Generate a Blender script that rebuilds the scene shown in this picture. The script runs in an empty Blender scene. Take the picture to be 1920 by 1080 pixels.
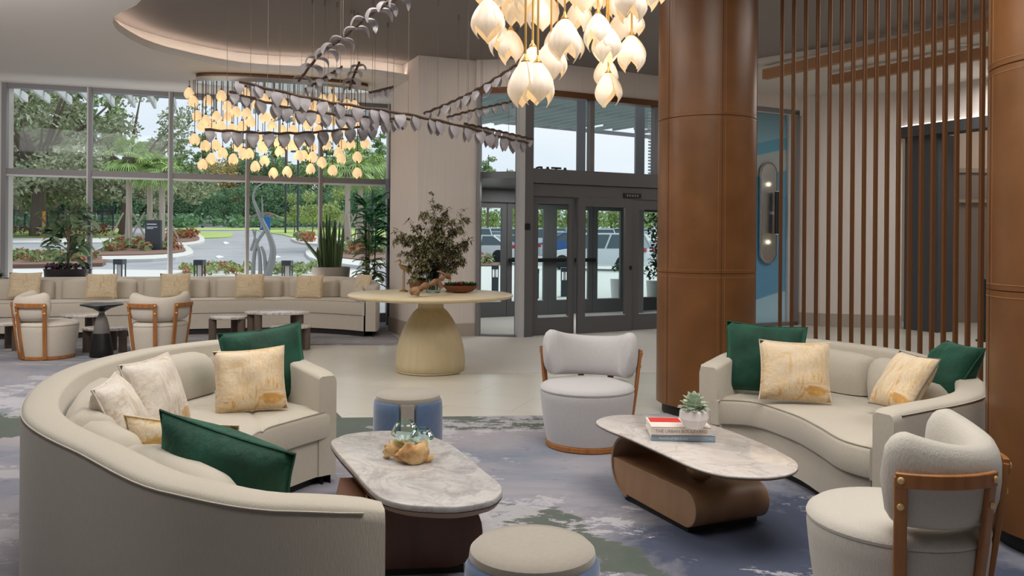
import bpy, bmesh, math, random
from math import sin, cos, pi, radians, sqrt
from mathutils import Vector, Matrix, noise

scene = bpy.context.scene
C = scene.collection
R = radians

# ------------------------------------------------------------------ camera
F = 1550.0; HY = 450.0; EYE = 1.45; ROLL = R(0.45)
cam_d = bpy.data.cameras.new('camera'); cam = bpy.data.objects.new('camera', cam_d); C.objects.link(cam)
cam_d.sensor_width = 36; cam_d.lens = 36 * F / 1920; cam_d.shift_y = -(540 - HY) / 1920
cam_d.clip_end = 600; cam_d.clip_start = 0.05
cam.matrix_world = Matrix.Translation((0, 0, EYE)) @ Matrix.Rotation(R(90), 4, 'X') @ Matrix.Rotation(ROLL, 4, 'Z')
scene.camera = cam

# ------------------------------------------------------------------ light
scene.view_settings.view_transform = 'Standard'; scene.view_settings.look = 'None'
scene.view_settings.exposure = 0.0; scene.view_settings.gamma = 1.0
scene.view_settings.use_curve_mapping = False
scene.cycles.max_bounces = 7; scene.cycles.diffuse_bounces = 4; scene.cycles.transparent_max_bounces = 16
scene.cycles.glossy_bounces = 3; scene.cycles.transmission_bounces = 5
scene.cycles.sample_clamp_indirect = 4.0; scene.cycles.caustics_reflective = False; scene.cycles.caustics_refractive = False

def srgb(r, g, b):
    f = lambda c: c / 12.92 if c <= 0.04045 else ((c + 0.055) / 1.055) ** 2.4
    return (f(r / 255), f(g / 255), f(b / 255), 1.0)

w = bpy.data.worlds.new('world'); scene.world = w; w.use_nodes = True
nt = w.node_tree; nt.nodes.clear()
wo = nt.nodes.new('ShaderNodeOutputWorld'); bg = nt.nodes.new('ShaderNodeBackground')
tc = nt.nodes.new('ShaderNodeTexCoord'); mp = nt.nodes.new('ShaderNodeMapping'); nz = nt.nodes.new('ShaderNodeTexNoise')
rp = nt.nodes.new('ShaderNodeValToRGB')
mp.inputs['Scale'].default_value = (1, 1, 3.0); nz.inputs['Scale'].default_value = 1.6; nz.inputs['Detail'].default_value = 4
rp.color_ramp.elements[0].position = .35; rp.color_ramp.elements[0].color = srgb(196, 210, 228)
rp.color_ramp.elements[1].position = .65; rp.color_ramp.elements[1].color = srgb(226, 231, 238)
nt.links.new(tc.outputs['Generated'], mp.inputs['Vector']); nt.links.new(mp.outputs[0], nz.inputs['Vector'])
nt.links.new(nz.outputs['Fac'], rp.inputs[0]); nt.links.new(rp.outputs[0], bg.inputs['Color'])
bg.inputs['Strength'].default_value = 1.22; nt.links.new(bg.outputs[0], wo.inputs[0])

def light(name, kind, loc, energy, color=(1, 1, 1), size=1.0, size_y=None, rot=(0, 0, 0), angle=None):
    l = bpy.data.lights.new(name, kind); l.energy = energy; l.color = color
    if kind == 'AREA':
        l.size = size
        if size_y: l.shape = 'RECTANGLE'; l.size_y = size_y
    elif kind in ('POINT', 'SPOT'): l.shadow_soft_size = size
    if angle is not None: l.angle = angle
    o = bpy.data.objects.new(name, l); C.objects.link(o); o.location = loc; o.rotation_euler = rot
    return o
light('sun', 'SUN', (0, 0, 30), 2.6, (1, .97, .92), angle=R(35), rot=(R(38), 0, R(150)))
# added area fills near ceiling height, out of view, to brighten the lounge
WARM = (1, .955, .90)
light('ceiling_fill', 'AREA', (-2.4, 5.6, 4.0), 120, WARM, 2.4, 2.4)
light('ceiling_fill', 'AREA', (1.4, 3.0, 4.0), 130, WARM, 2.2, 2.2)
light('ceiling_fill', 'AREA', (-2.0, 2.6, 4.0), 60, WARM, 2.0, 2.0)
light('ceiling_fill', 'AREA', (5.0, 6.2, 3.95), 90, WARM, 1.6, 2.4)
light('ceiling_fill', 'AREA', (-5.6, 6.9, 3.7), 210, WARM, 3.2, 1.2, rot=(R(38), 0, 0))
light('soffit_fill', 'AREA', (-5.2, 12.98, .25), 70, (1, .97, .94), 5.0, .15, rot=(R(180), 0, R(16)))  # added upward fill hidden behind the banquette, lifts soffit and window frames
light('ceiling_fill', 'AREA', (-0.4, 7.6, 3.98), 45, WARM, 2.4, 1.2, rot=(R(25), 0, 0))

# ------------------------------------------------------------------ pixel helpers (photo pixel + depth or height -> point)
def ray(px, py):
    u = (px - 960) / F; v = (HY - py) / F
    return (u * cos(ROLL) - v * sin(ROLL), u * sin(ROLL) + v * cos(ROLL))
def G(px, py, z=0.0):
    x, s = ray(px, py); D = (z - EYE) / s
    return Vector((x * D, D, z))
def P(px, py, D):
    x, s = ray(px, py)
    return Vector((x * D, D, EYE + s * D))
SL = .043
def GL(px, py):   # rising ground left (beyond y=18)
    x, s = ray(px, py); D = -EYE / s if s < 0 else 1e9
    if D > 18: D = (-EYE - SL * 18) / (s - SL)
    return Vector((x * D, D, max(0, (D - 18)) * SL))
SR = .016
def GR(px, py):
    x, s = ray(px, py); D = -EYE / s if s < 0 else 1e9
    if D > 18: D = (-EYE - SR * 18) / (s - SR)
    return Vector((x * D, D, max(0, (D - 18)) * SR))

# ------------------------------------------------------------------ materials
MATS = {}
class NM:
    def __init__(s, name, col=(.5, .5, .5, 1), rough=.6, metal=0, **kw):
        m = bpy.data.materials.new(name); m.use_nodes = True; s.m = m; MATS[name] = m
        s.t = m.node_tree; s.b = s.t.nodes['Principled BSDF']
        s.set('Base Color', col); s.set('Roughness', rough); s.set('Metallic', metal)
        for k, v in kw.items(): s.set(k.replace('_', ' '), v)
        s._co = None
    def set(s, k, v):
        if isinstance(v, bpy.types.NodeSocket): s.t.links.new(v, s.b.inputs[k])
        else: s.b.inputs[k].default_value = v
    def n(s, t, ins=None, **at):
        nd = s.t.nodes.new(t)
        for k, v in at.items(): setattr(nd, k, v)
        for k, v in (ins or {}).items():
            if isinstance(v, bpy.types.NodeSocket): s.t.links.new(v, nd.inputs[k])
            else: nd.inputs[k].default_value = v
        return nd
    def co(s, scale=(1, 1, 1), world=False, rot=(0, 0, 0), loc=(0, 0, 0)):
        if world: src = s.n('ShaderNodeNewGeometry').outputs['Position']
        else: src = s.n('ShaderNodeTexCoord').outputs['Object']
        return s.n('ShaderNodeMapping', {'Vector': src, 'Scale': scale, 'Rotation': rot, 'Location': loc}).outputs[0]
    def noise(s, scale, co=None, detail=4, rough=.5, dist=0):
        nd = s.n('ShaderNodeTexNoise', {'Scale': scale, 'Detail': detail, 'Roughness': rough, 'Distortion': dist})
        if co is not None: s.t.links.new(co, nd.inputs['Vector'])
        return nd.outputs['Fac']
    def wave(s, scale, co, dist=0, detail=2, typ='BANDS', dirn='X', dscale=1):
        nd = s.n('ShaderNodeTexWave', {'Scale': scale, 'Distortion': dist, 'Detail': detail, 'Detail Scale': dscale, 'Vector': co}, wave_type=typ)
        if typ == 'BANDS': nd.bands_direction = dirn
        return nd.outputs['Fac']
    def ramp(s, fac, stops, interp='LINEAR'):
        nd = s.n('ShaderNodeValToRGB', {'Fac': fac}); cr = nd.color_ramp; cr.interpolation = interp
        while len(cr.elements) < len(stops): cr.elements.new(.5)
        for e, (p, c) in zip(cr.elements, stops): e.position = p; e.color = c if len(c) == 4 else (*c, 1)
        return nd.outputs[0]
    def mix(s, fac, a, b, mode='MIX'):
        nd = s.n('ShaderNodeMix', data_type='RGBA', blend_type=mode)
        for k, v in ((0, fac), (6, a), (7, b)):
            if isinstance(v, bpy.types.NodeSocket): s.t.links.new(v, nd.inputs[k])
            else: nd.inputs[k].default_value = v
        return nd.outputs[2]
    def math(s, op, a, b=0.0, c=None):
        nd = s.n('ShaderNodeMath', operation=op)
        for i, v in enumerate((a, b) + ((c,) if c is not None else ())):
            if isinstance(v, bpy.types.NodeSocket): s.t.links.new(v, nd.inputs[i])
            else: nd.inputs[i].default_value = v
        return nd.outputs[0]
    def bump(s, h, strength=.3, dist=.01):
        s.set('Normal', s.n('ShaderNodeBump', {'Height': h, 'Strength': strength, 'Distance': dist}).outputs[0])

def fabric(name, c1, c2, sc=350, bump=.35, streak=True, sheen=.3):
    a = NM(name, c1, .9); co = a.co((1, 1, .18)) if streak else a.co()
    n = a.noise(sc, co, 3); n2 = a.noise(4, a.co(), 2)
    a.set('Base Color', a.mix(a.math('MULTIPLY', n, 1.0), c1, c2)); a.bump(n, bump, .004)
    a.set('Sheen Weight', sheen); a.set('Specular IOR Level', .2)
    return a.m
M = {}
M['linen'] = fabric('linen', srgb(200, 193, 179), srgb(184, 177, 163), 220)
M['boucle'] = fabric('boucle', srgb(211, 206, 196), srgb(188, 183, 173), 260, .6)
M['grey_weave'] = fabric('grey_weave', srgb(208, 205, 205), srgb(186, 185, 189), 220, .4)
M['linen_far'] = fabric('linen_far', srgb(212, 203, 190), srgb(190, 181, 168), 150)
M['gap'] = fabric('gap', srgb(156, 148, 137), srgb(140, 132, 122), 150)
M['taupe_velvet'] = fabric('taupe_velvet', srgb(172, 165, 154), srgb(158, 151, 140), 60, .1, False, .5)
M['blue_velvet'] = fabric('blue_velvet', srgb(92, 116, 150), srgb(76, 99, 132), 30, .15, False, .6)
a = NM('green_velvet', srgb(10, 82, 62), .75, Sheen_Weight=.3); a.set('Sheen Tint', srgb(120, 220, 180))
n = a.noise(7, a.co((1, 1, 1)), 3); a.set('Base Color', a.ramp(n, [(.3, srgb(2, 52, 37)), (.7, srgb(10, 74, 56))])); a.bump(a.noise(7, a.co((1.6, 1, .6)), 4, .6), .5, .04); M['green_velvet'] = a.m
def gold_pattern(name, base, mid, dark, sc=1.0, blo=.5):
    a = NM(name, base, .75); co = a.co((1, 1, 1), rot=(0, .6, 0))
    st = a.noise(11 * sc, a.co((.35, 1, 1.9), rot=(0, .7, 0)), 7, .66, .5)
    st2 = a.noise(11 * sc, a.co((1.9, 1, .35), rot=(0, .5, 0), loc=(3, 0, 2)), 7, .66, .5)
    pick = a.ramp(a.noise(4 * sc, co, 3), [(.47, (0, 0, 0)), (.53, (1, 1, 1))])
    m = a.mix(pick, st, st2); c = a.ramp(m, [(.33, dark), (.43, mid), (.50, base), (.56, mid), (.60, base), (.66, dark), (.72, base)])
    bl = a.ramp(a.noise(3.0 * sc, a.co((1, 1, 1), loc=(7, 1, 4)), 2), [(blo, (0, 0, 0)), (blo + .2, (1, 1, 1))])
    c = a.mix(bl, c, a.mix(.55, c, base)); a.set('Base Color', c); a.bump(a.noise(7, a.co((1, 1, 1)), 4, .6), .45, .03); a.set('Sheen Weight', .3); return a.m
M['gold_print'] = gold_pattern('gold_print', srgb(230, 214, 188), srgb(222, 186, 128), srgb(202, 150, 76), blo=.45)
M['white_print'] = gold_pattern('white_print', srgb(224, 217, 208), srgb(200, 184, 162), srgb(204, 160, 92), blo=.46)
M['gold_stripe'] = gold_pattern('gold_stripe', srgb(226, 214, 196), srgb(220, 178, 96), srgb(206, 156, 66))
M['gold_far'] = gold_pattern('gold_far', srgb(222, 206, 178), srgb(206, 184, 148), srgb(192, 162, 118), 2.0)
a = NM('walnut', srgb(130, 84, 52), .45); co = a.co((1, 1, .12)); a.set('Base Color', a.ramp(a.noise(25, co, 4), [(.3, srgb(146, 92, 46)), (.7, srgb(176, 116, 64))])); M['walnut'] = a.m
a = NM('tan_leather', srgb(150, 95, 52), .36); co = a.co((1, 1, 1), True)
a.set('Base Color', a.ramp(a.noise(3, co, 5), [(.3, srgb(104, 66, 33)), (.7, srgb(124, 82, 46))])); a.bump(a.noise(220, co, 2), .08, .003); M['leather'] = a.m
M['seam_grey'] = NM('seam_grey', srgb(120, 116, 110), .8).m
M['seam'] = NM('seam_dark', srgb(70, 42, 24), .8).m
M['stitch'] = NM('stitch', srgb(158, 112, 70), .7).m
a = NM('table_wood', srgb(160, 124, 92), .5); a.set('Base Color', a.ramp(a.noise(12, a.co((1, 1, .15)), 4), [(.3, srgb(152, 116, 84)), (.7, srgb(166, 130, 98))])); M['table_wood'] = a.m
a = NM('dark_walnut', srgb(70, 36, 20), .35); a.set('Base Color', a.ramp(a.noise(12, a.co((1, 1, .15)), 4), [(.3, srgb(68, 36, 16)), (.7, srgb(86, 48, 24))])); M['dark_walnut'] = a.m
M['edge_wood'] = NM('edge_wood', srgb(150, 124, 104), .45).m
a = NM('ash_wood', srgb(222, 200, 160), .5); co = a.co((1, 1, .1))
a.set('Base Color', a.ramp(a.noise(22, co, 4), [(.3, srgb(196, 180, 144)), (.7, srgb(204, 189, 154))])); M['ash'] = a.m
a = NM('ash_top', srgb(226, 206, 168), .35); a.set('Base Color', a.ramp(a.noise(10, a.co((.15, 1, 1)), 4), [(.3, srgb(206, 188, 152)), (.7, srgb(218, 201, 167))])); M['ash_top'] = a.m
def marble(name, c1, c2, vein, rough=.12, sc=1.0):
    a = NM(name, c1, rough); co = a.co((1, 1, 1), rot=(0, 0, .7))
    n = a.noise(3.2 * sc, co, 8, .62, 1.6)
    base = a.ramp(n, [(.32, c2), (.52, c1), (.7, c2)])
    w1 = a.noise(2.1 * sc, co, 9, .6, 2.2)
    vm = a.math('ABSOLUTE', a.math('SUBTRACT', w1, .5)); vm = a.ramp(vm, [(0, (1, 1, 1)), (.025, (0, 0, 0))])
    c = a.mix(a.math('MULTIPLY', vm, .38), base, vein)
    s2 = a.ramp(a.noise(5 * sc, co, 6, .7, 1), [(.66, (0, 0, 0)), (.72, (1, 1, 1))])
    a.set('Base Color', a.mix(a.math('MULTIPLY', s2, .35), c, vein)); return a.m
M['marble_warm'] = marble('marble_warm', srgb(212, 206, 201), srgb(194, 184, 178), srgb(140, 134, 140))
M['marble_grey'] = marble('marble_grey', srgb(196, 193, 191), srgb(164, 160, 160), srgb(124, 120, 122), .25)
M['marble_far'] = marble('marble_far', srgb(222, 216, 210), srgb(170, 156, 148), srgb(110, 94, 88), .2, 2)
M['marble_rim'] = NM('marble_rim', srgb(190, 180, 168), .4).m
M['brass'] = NM('brass', srgb(205, 170, 105), .3, 1).m
M['brass_dull'] = NM('brass_dull', srgb(158, 128, 86), .5, .6).m
M['bolt'] = NM('bolt', srgb(220, 186, 130), .4, .3).m
M['black'] = NM('black', srgb(18, 18, 18), .4).m
M['plinth'] = NM('plinth_black', srgb(26, 24, 24), .6).m
M['frame_dark'] = NM('frame_dark', srgb(122, 120, 122), .45, .3).m
M['door_dark'] = NM('door_dark', srgb(98, 98, 101), .45, .2).m
M['frame_light'] = NM('frame_light', srgb(190, 190, 192), .4, .1).m
M['white_paint'] = NM('white_paint', srgb(214, 208, 202), .8).m
M['ceiling_white'] = NM('ceiling_white', srgb(226, 222, 217), .85).m
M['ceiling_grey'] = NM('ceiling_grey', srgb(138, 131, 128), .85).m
M['stone_base'] = NM('stone_base', srgb(168, 156, 144), .5).m
a = NM('wallcover', srgb(214, 204, 198), .85); wv = a.noise(60, a.co((1, 1, .03), True), 3); a.set('Base Color', a.ramp(wv, [(.3, srgb(213, 203, 197)), (.7, srgb(219, 210, 204))])); M['wallcover'] = a.m
M['bronze'] = NM('bronze', srgb(104, 70, 44), .4, .5).m
M['pole'] = NM('pole_bronze', srgb(122, 82, 50), .38, .3).m
M['beam'] = NM('beam_wood', srgb(170, 126, 88), .6).m
M['branch_metal'] = NM('branch_metal', srgb(84, 66, 54), .5, .4).m
M['wire'] = NM('wire', srgb(110, 98, 88), .5).m
a = NM('leaf_glass', srgb(166, 160, 163), .3); a.set('Transmission Weight', .15); a.set('Alpha', .93); M['leaf_glass'] = a.m
def lamp_mat(name, col, st, base):
    a = NM(name, base, .4); co = a.co((1, 1, 1))
    st_n = a.noise(30, a.co((3, 3, .2)), 2)
    a.set('Emission Color', col); a.set('Emission Strength', a.math('MULTIPLY', a.math('ADD', st_n, .45), st)); return a.m
M['petal'] = lamp_mat('petal', (1, .64, .32, 1), .34, srgb(224, 220, 212))
M['petal_core'] = lamp_mat('petal_core', (1, .70, .36, 1), .8, srgb(255, 240, 210))
M['petal_far'] = lamp_mat('petal_far', (1, .70, .40, 1), .60, srgb(230, 205, 160))
M['led'] = NM('led', (1, .8, .66, 1), .5, Emission_Strength=26.0); M['led'].set('Emission Color', (1, .80, .66, 1)); M['led'] = M['led'].m
M['led_cool'] = NM('led_cool', (1, 1, 1, 1), .5, Emission_Strength=2.5); M['led_cool'].set('Emission Color', (1, .93, .86, 1)); M['led_cool'] = M['led_cool'].m
M['mirror'] = NM('mirror', (.85, .87, .88, 1), .04, 1).m
M['chrome'] = NM('chrome', (.8, .8, .8, 1), .15, 1).m
M['satin_mirror'] = NM('satin_mirror', (.7, .72, .72, 1), .28, 1).m
a = NM('glass_pane', (.92, .97, .97, 1), 0.0)
t = a.t; tr = a.n('ShaderNodeBsdfTransparent', {'Color': (.93, .97, .96, 1)}); gl = a.n('ShaderNodeBsdfGlossy', {'Roughness': .02, 'Color': (.9, .95, 1, 1)})
fr = a.n('ShaderNodeFresnel', {'IOR': 1.25}); ms = a.n('ShaderNodeMixShader', {'Fac': a.math('MULTIPLY', fr.outputs[0], .45)})
t.links.new(tr.outputs[0], ms.inputs[1]); t.links.new(gl.outputs[0], ms.inputs[2]); t.links.new(ms.outputs[0], t.nodes['Material Output'].inputs['Surface']); M['pane'] = a.m
a = NM('clear_glass', (.75, .93, .9, 1), .02, Transmission_Weight=1.0, IOR=1.3); M['clear_glass'] = a.m
a = NM('thin_glass', (.8, .95, .92, 1), .02); t = a.t; tr = a.n('ShaderNodeBsdfTransparent', {'Color': (.86, .97, .95, 1)}); gl = a.n('ShaderNodeBsdfGlossy', {'Roughness': .04, 'Color': (.75, .95, .92, 1)})
fr = a.n('ShaderNodeFresnel', {'IOR': 1.45}); ms = a.n('ShaderNodeMixShader', {'Fac': fr.outputs[0]})
t.links.new(tr.outputs[0], ms.inputs[1]); t.links.new(gl.outputs[0], ms.inputs[2]); t.links.new(ms.outputs[0], t.nodes['Material Output'].inputs['Surface']); M['thin_glass'] = a.m
M['smoke_glass'] = NM('smoke_glass', srgb(150, 145, 142), .1, Transmission_Weight=.5, IOR=1.2).m
M['pot_white'] = NM('pot_white', srgb(232, 228, 228), .35).m
M['pot_grey'] = NM('pot_grey', srgb(150, 142, 134), .7).m
a = NM('driftwood', srgb(190, 150, 96), .6); a.set('Base Color', a.ramp(a.noise(14, a.co(), 4), [(.3, srgb(150, 100, 52)), (.5, srgb(208, 168, 112)), (.7, srgb(232, 204, 158))])); M['driftwood'] = a.m
a = NM('branch_wood', srgb(120, 86, 60), .75); a.set('Base Color', a.ramp(a.noise(14, a.co(), 4), [(.3, srgb(100, 66, 44)), (.7, srgb(160, 124, 92))])); M['branch_wood'] = a.m
M['bowl_wood'] = NM('bowl_wood', srgb(112, 62, 38), .45).m
M['bark'] = NM('bark', srgb(120, 108, 96), .9).m
M['palm_trunk'] = NM('palm_trunk', srgb(190, 176, 160), .9).m
def leafmat(name, c1, c2, rough=.5, sc=3):
    a = NM(name, c1, rough); oi = a.n('ShaderNodeNewGeometry').outputs['Random Per Island']
    a.set('Base Color', a.mix(oi, c1, c2)); a.set('Specular IOR Level', .3); return a.m
M['leaf_dark'] = leafmat('leaf_dark', srgb(34, 62, 38), srgb(62, 96, 56))
M['leaf_big'] = leafmat('leaf_big', srgb(62, 90, 62), srgb(150, 170, 132))
M['leaf_snake'] = leafmat('leaf_snake', srgb(44, 66, 42), srgb(84, 104, 66))
M['leaf_bright'] = leafmat('leaf_bright', srgb(40, 112, 62), srgb(70, 148, 92))
M['leaf_fern'] = leafmat('leaf_fern', srgb(88, 112, 60), srgb(128, 144, 84))
M['leaf_olive'] = leafmat('leaf_olive', srgb(104, 102, 74), srgb(152, 148, 116))
M['leaf_succ'] = leafmat('leaf_succ', srgb(172, 190, 170), srgb(208, 218, 198))
M['leaf_red'] = leafmat('leaf_red', srgb(120, 40, 30), srgb(70, 30, 30))
M['leaf_purple'] = leafmat('leaf_purple', srgb(120, 40, 100), srgb(70, 34, 60))
M['leaf_green2'] = leafmat('leaf_green2', srgb(40, 74, 40), srgb(70, 110, 60))
def treeleaf(name, c1, c2): return leafmat(name, c1, c2, .8)
M['tree_oak'] = treeleaf('tree_oak', srgb(128, 138, 104), srgb(186, 190, 160))
M['tree_pine'] = treeleaf('tree_pine', srgb(132, 156, 104), srgb(182, 198, 144))
M['tree_green'] = treeleaf('tree_green', srgb(124, 152, 104), srgb(160, 182, 124))
M['tree_autumn'] = treeleaf('tree_autumn', srgb(178, 172, 120), srgb(214, 184, 130))
M['tree_blue'] = treeleaf('tree_blue', srgb(106, 140, 108), srgb(134, 166, 124))
M['tree_pale'] = treeleaf('tree_pale', srgb(150, 168, 108), srgb(186, 196, 132))
M['palm_leaf'] = treeleaf('palm_leaf', srgb(146, 180, 104), srgb(192, 212, 142))
M['moss'] = treeleaf('moss', srgb(150, 146, 130), srgb(176, 174, 158))
M['flower_red'] = treeleaf('flower_red', srgb(196, 112, 84), srgb(150, 120, 80))
M['shrub'] = treeleaf('shrub', srgb(130, 142, 96), srgb(170, 176, 130))
M['shrub_red'] = treeleaf('shrub_red', srgb(120, 60, 60), srgb(150, 100, 80))
a = NM('asphalt', srgb(158, 158, 162), .9); a.set('Base Color', a.ramp(a.noise(.6, a.co((1, 1, 1), True), 5), [(.3, srgb(148, 149, 154)), (.7, srgb(168, 168, 171))])); M['asphalt'] = a.m
M['concrete'] = NM('concrete', srgb(208, 206, 202), .9).m
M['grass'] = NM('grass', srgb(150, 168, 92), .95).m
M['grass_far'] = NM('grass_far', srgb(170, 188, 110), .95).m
M['mulch'] = NM('mulch', srgb(126, 98, 84), .95).m
M['paint_white'] = NM('paint_white', srgb(236, 234, 230), .8).m
M['steel_sculpt'] = NM('steel_sculpt', srgb(168, 170, 172), .45, .3).m
M['louvre'] = NM('louvre', srgb(124, 138, 132), .6).m
M['fin_white'] = NM('fin_white', srgb(196, 200, 198), .6).m
M['car_white'] = NM('car_white', srgb(226, 228, 232), .3).m
M['car_silver'] = NM('car_silver', srgb(176, 182, 190), .3, .3).m
M['car_blue'] = NM('car_blue', srgb(60, 104, 168), .3).m
M['car_dark'] = NM('car_dark', srgb(60, 66, 76), .3).m
M['car_glass'] = NM('car_glass', srgb(84, 96, 104), .1).m
M['tyre'] = NM('tyre', srgb(36, 36, 38), .8).m
M['red_light'] = NM('red_light', srgb(190, 40, 44), .3).m
M['roof_brown'] = NM('roof_brown', srgb(120, 98, 90), .8).m
M['blue_banner'] = NM('blue_banner', srgb(50, 110, 190), .7).m
M['orange_post'] = NM('orange_post', srgb(220, 150, 70), .7).m
M['book_blue'] = NM('book_blue', srgb(150, 172, 190), .5).m
M['book_white'] = NM('book_white', srgb(232, 222, 214), .5).m
M['book_red'] = NM('book_red', srgb(206, 60, 56), .5).m
M['page'] = NM('page', srgb(236, 230, 222), .8).m
M['ink_grey'] = NM('ink_grey', srgb(150, 144, 140), .7).m
M['ink_white'] = NM('ink_white', srgb(226, 234, 240), .7).m
M['taupe_door'] = NM('taupe_door', srgb(142, 130, 122), .7).m
M['beige_wall'] = NM('beige_wall', srgb(206, 190, 174), .8).m
M['slate'] = NM('slate', srgb(66, 68, 72), .6).m
# floor tile
a = NM('floor_tile', srgb(198, 190, 176), .28); co = a.co((1, 1, 1), True, rot=(0, 0, .35))
br = a.n('ShaderNodeTexBrick', {'Vector': co, 'Scale': 1.0, 'Mortar Size': .004, 'Brick Width': 1.2, 'Row Height': .6, 'Color1': srgb(214, 210, 200), 'Color2': srgb(206, 202, 191), 'Mortar': srgb(178, 172, 160)})
n = a.noise(1.3, co, 5, .6); a.set('Base Color', a.mix(a.math('MULTIPLY', n, .35), br.outputs[0], srgb(190, 184, 172))); M['tile'] = a.m
# carpet: drifts of lavender grey, slate blue and sage with white flecks
a = NM('carpet', srgb(150, 150, 160), .95); co = a.co((1, 1, 1), True, rot=(0, 0, -.5))
cs = a.co((.75, 1.25, 1), True, rot=(0, 0, .42), loc=(3.7, 1.2, 0))
big = a.noise(.55, cs, 6, .62, .5)
base = a.ramp(big, [(.30, srgb(104, 116, 140)), (.40, srgb(146, 152, 166)), (.50, srgb(170, 168, 176)), (.62, srgb(182, 176, 180)), (.74, srgb(156, 160, 172))])
sx = a.n('ShaderNodeSeparateXYZ', {0: a.co((1, 1, 1), True)}); wob = a.noise(.9, a.co((1, 1, 1), True), 8, .68, .3); wob2 = a.noise(1.3, a.co((1, 1, 1), True, loc=(4, 9, 0)), 8, .7, .3)
def lin(x0, y0, x1, y1):
    L_ = sqrt((x1 - x0) ** 2 + (y1 - y0) ** 2); nx, ny = -(y1 - y0) / L_, (x1 - x0) / L_
    return a.math('ABSOLUTE', a.math('ADD', a.math('MULTIPLY', sx.outputs[0], nx), a.math('ADD', a.math('MULTIPLY', sx.outputs[1], ny), -(x0 * nx + y0 * ny))))
def near(x0, y0): return a.math('SQRT', a.math('ADD', a.math('POWER', a.math('ABSOLUTE', a.math('SUBTRACT', sx.outputs[0], x0)), 2.0), a.math('POWER', a.math('ABSOLUTE', a.math('SUBTRACT', sx.outputs[1], y0)), 2.0)))
def msk(d, wd, wb, amp=1.6, soft=.03): return a.ramp(a.math('ADD', a.math('SUBTRACT', wd, d), a.math('MULTIPLY', a.math('SUBTRACT', wb, .5), amp)), [(.0, (0, 0, 0)), (soft, (1, 1, 1))])
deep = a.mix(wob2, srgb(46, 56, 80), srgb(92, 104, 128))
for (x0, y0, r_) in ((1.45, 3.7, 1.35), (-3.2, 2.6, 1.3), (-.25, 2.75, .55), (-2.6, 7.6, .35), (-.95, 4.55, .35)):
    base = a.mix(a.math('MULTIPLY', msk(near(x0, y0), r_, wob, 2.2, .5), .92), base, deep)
green = a.mix(wob2, srgb(82, 94, 86), srgb(116, 124, 112))
g1 = msk(lin(-.3, 4.9, .95, 3.15), .17, wob, 1.4); g2 = msk(lin(-2.0, 6.45, .1, 6.5), .26, wob2, 1.4); g3 = msk(lin(-6, 5.2, -3, 6.4), .2, wob, 1.5)
g3 = a.math('MULTIPLY', g3, a.ramp(sx.outputs[0], [(0, (1, 1, 1)), (.01, (0, 0, 0))]))
gm = a.math('MINIMUM', a.math('ADD', a.math('ADD', g1, g2), g3), 1.0)
c = a.mix(a.math('MULTIPLY', gm, .9), base, green)
fl = a.noise(3.8, a.co((.8, 1.3, 1), True, rot=(0, 0, .5)), 8, .78, .3); area = a.noise(.8, co, 3)
fm = a.ramp(a.math('ADD', fl, a.math('MULTIPLY', a.math('SUBTRACT', area, .5), 1.1)), [(.57, (0, 0, 0)), (.582, (1, 1, 1))])
c = a.mix(a.math('MULTIPLY', fm, .7), c, srgb(208, 206, 212))
fl2 = a.noise(7, a.co((.8, 1.3, 1), True, rot=(0, 0, .4), loc=(5, 5, 0)), 8, .78)
fm2 = a.ramp(fl2, [(.60, (0, 0, 0)), (.615, (1, 1, 1))]); c = a.mix(a.math('MULTIPLY', fm2, .4), c, srgb(104, 114, 138))
gl_ = a.n('ShaderNodeTexBrick', {'Vector': a.co((1, 1, 1), True, rot=(0, 0, 1.2)), 'Scale': 1, 'Mortar Size': .008, 'Brick Width': .7, 'Row Height': .16, 'Color1': (0, 0, 0, 1), 'Color2': (0, 0, 0, 1), 'Mortar': (1, 1, 1, 1)})
lm_ = a.math('MULTIPLY', gl_.outputs[0], msk(near(-2.9, 2.6), 1.2, wob, 1.2)); c = a.mix(a.math('MULTIPLY', lm_, .6), c, srgb(196, 200, 210))
c = a.mix(1.0, c, (.78, .78, .79, 1), 'MULTIPLY')
a.set('Base Color', c); a.bump(a.noise(300, co, 2), .25, .004); a.set('Specular IOR Level', .1); M['carpet'] = a.m
a = NM('carpet_far', srgb(120, 120, 130), .95); co = a.co((1, 1, 1), True, rot=(0, 0, .25))
n = a.noise(1.2, a.co((.4, 1.6, 1), True), 4)
base = a.ramp(n, [(.35, srgb(116, 118, 130)), (.6, srgb(150, 148, 152))])
br = a.n('ShaderNodeTexBrick', {'Vector': co, 'Scale': 1, 'Mortar Size': .012, 'Brick Width': .9, 'Row Height': .22, 'Color1': (0, 0, 0, 1), 'Color2': (0, 0, 0, 1), 'Mortar': (1, 1, 1, 1)})
msk = a.ramp(a.noise(.8, co, 3), [(.45, (0, 0, 0)), (.5, (1, 1, 1))])
a.set('Base Color', a.mix(a.math('MULTIPLY', a.math('MULTIPLY', br.outputs[0], msk), .6), base, srgb(200, 198, 200))); M['carpet_far'] = a.m
a = NM('blue_art', srgb(96, 146, 172), .35); co = a.co((1, 1, 1))
s3 = a.n('ShaderNodeSeparateXYZ', {0: co}); zz = a.math('ADD', s3.outputs[2], a.math('MULTIPLY', a.math('SINE', a.math('MULTIPLY', s3.outputs[0], 2.2)), .12))
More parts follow.
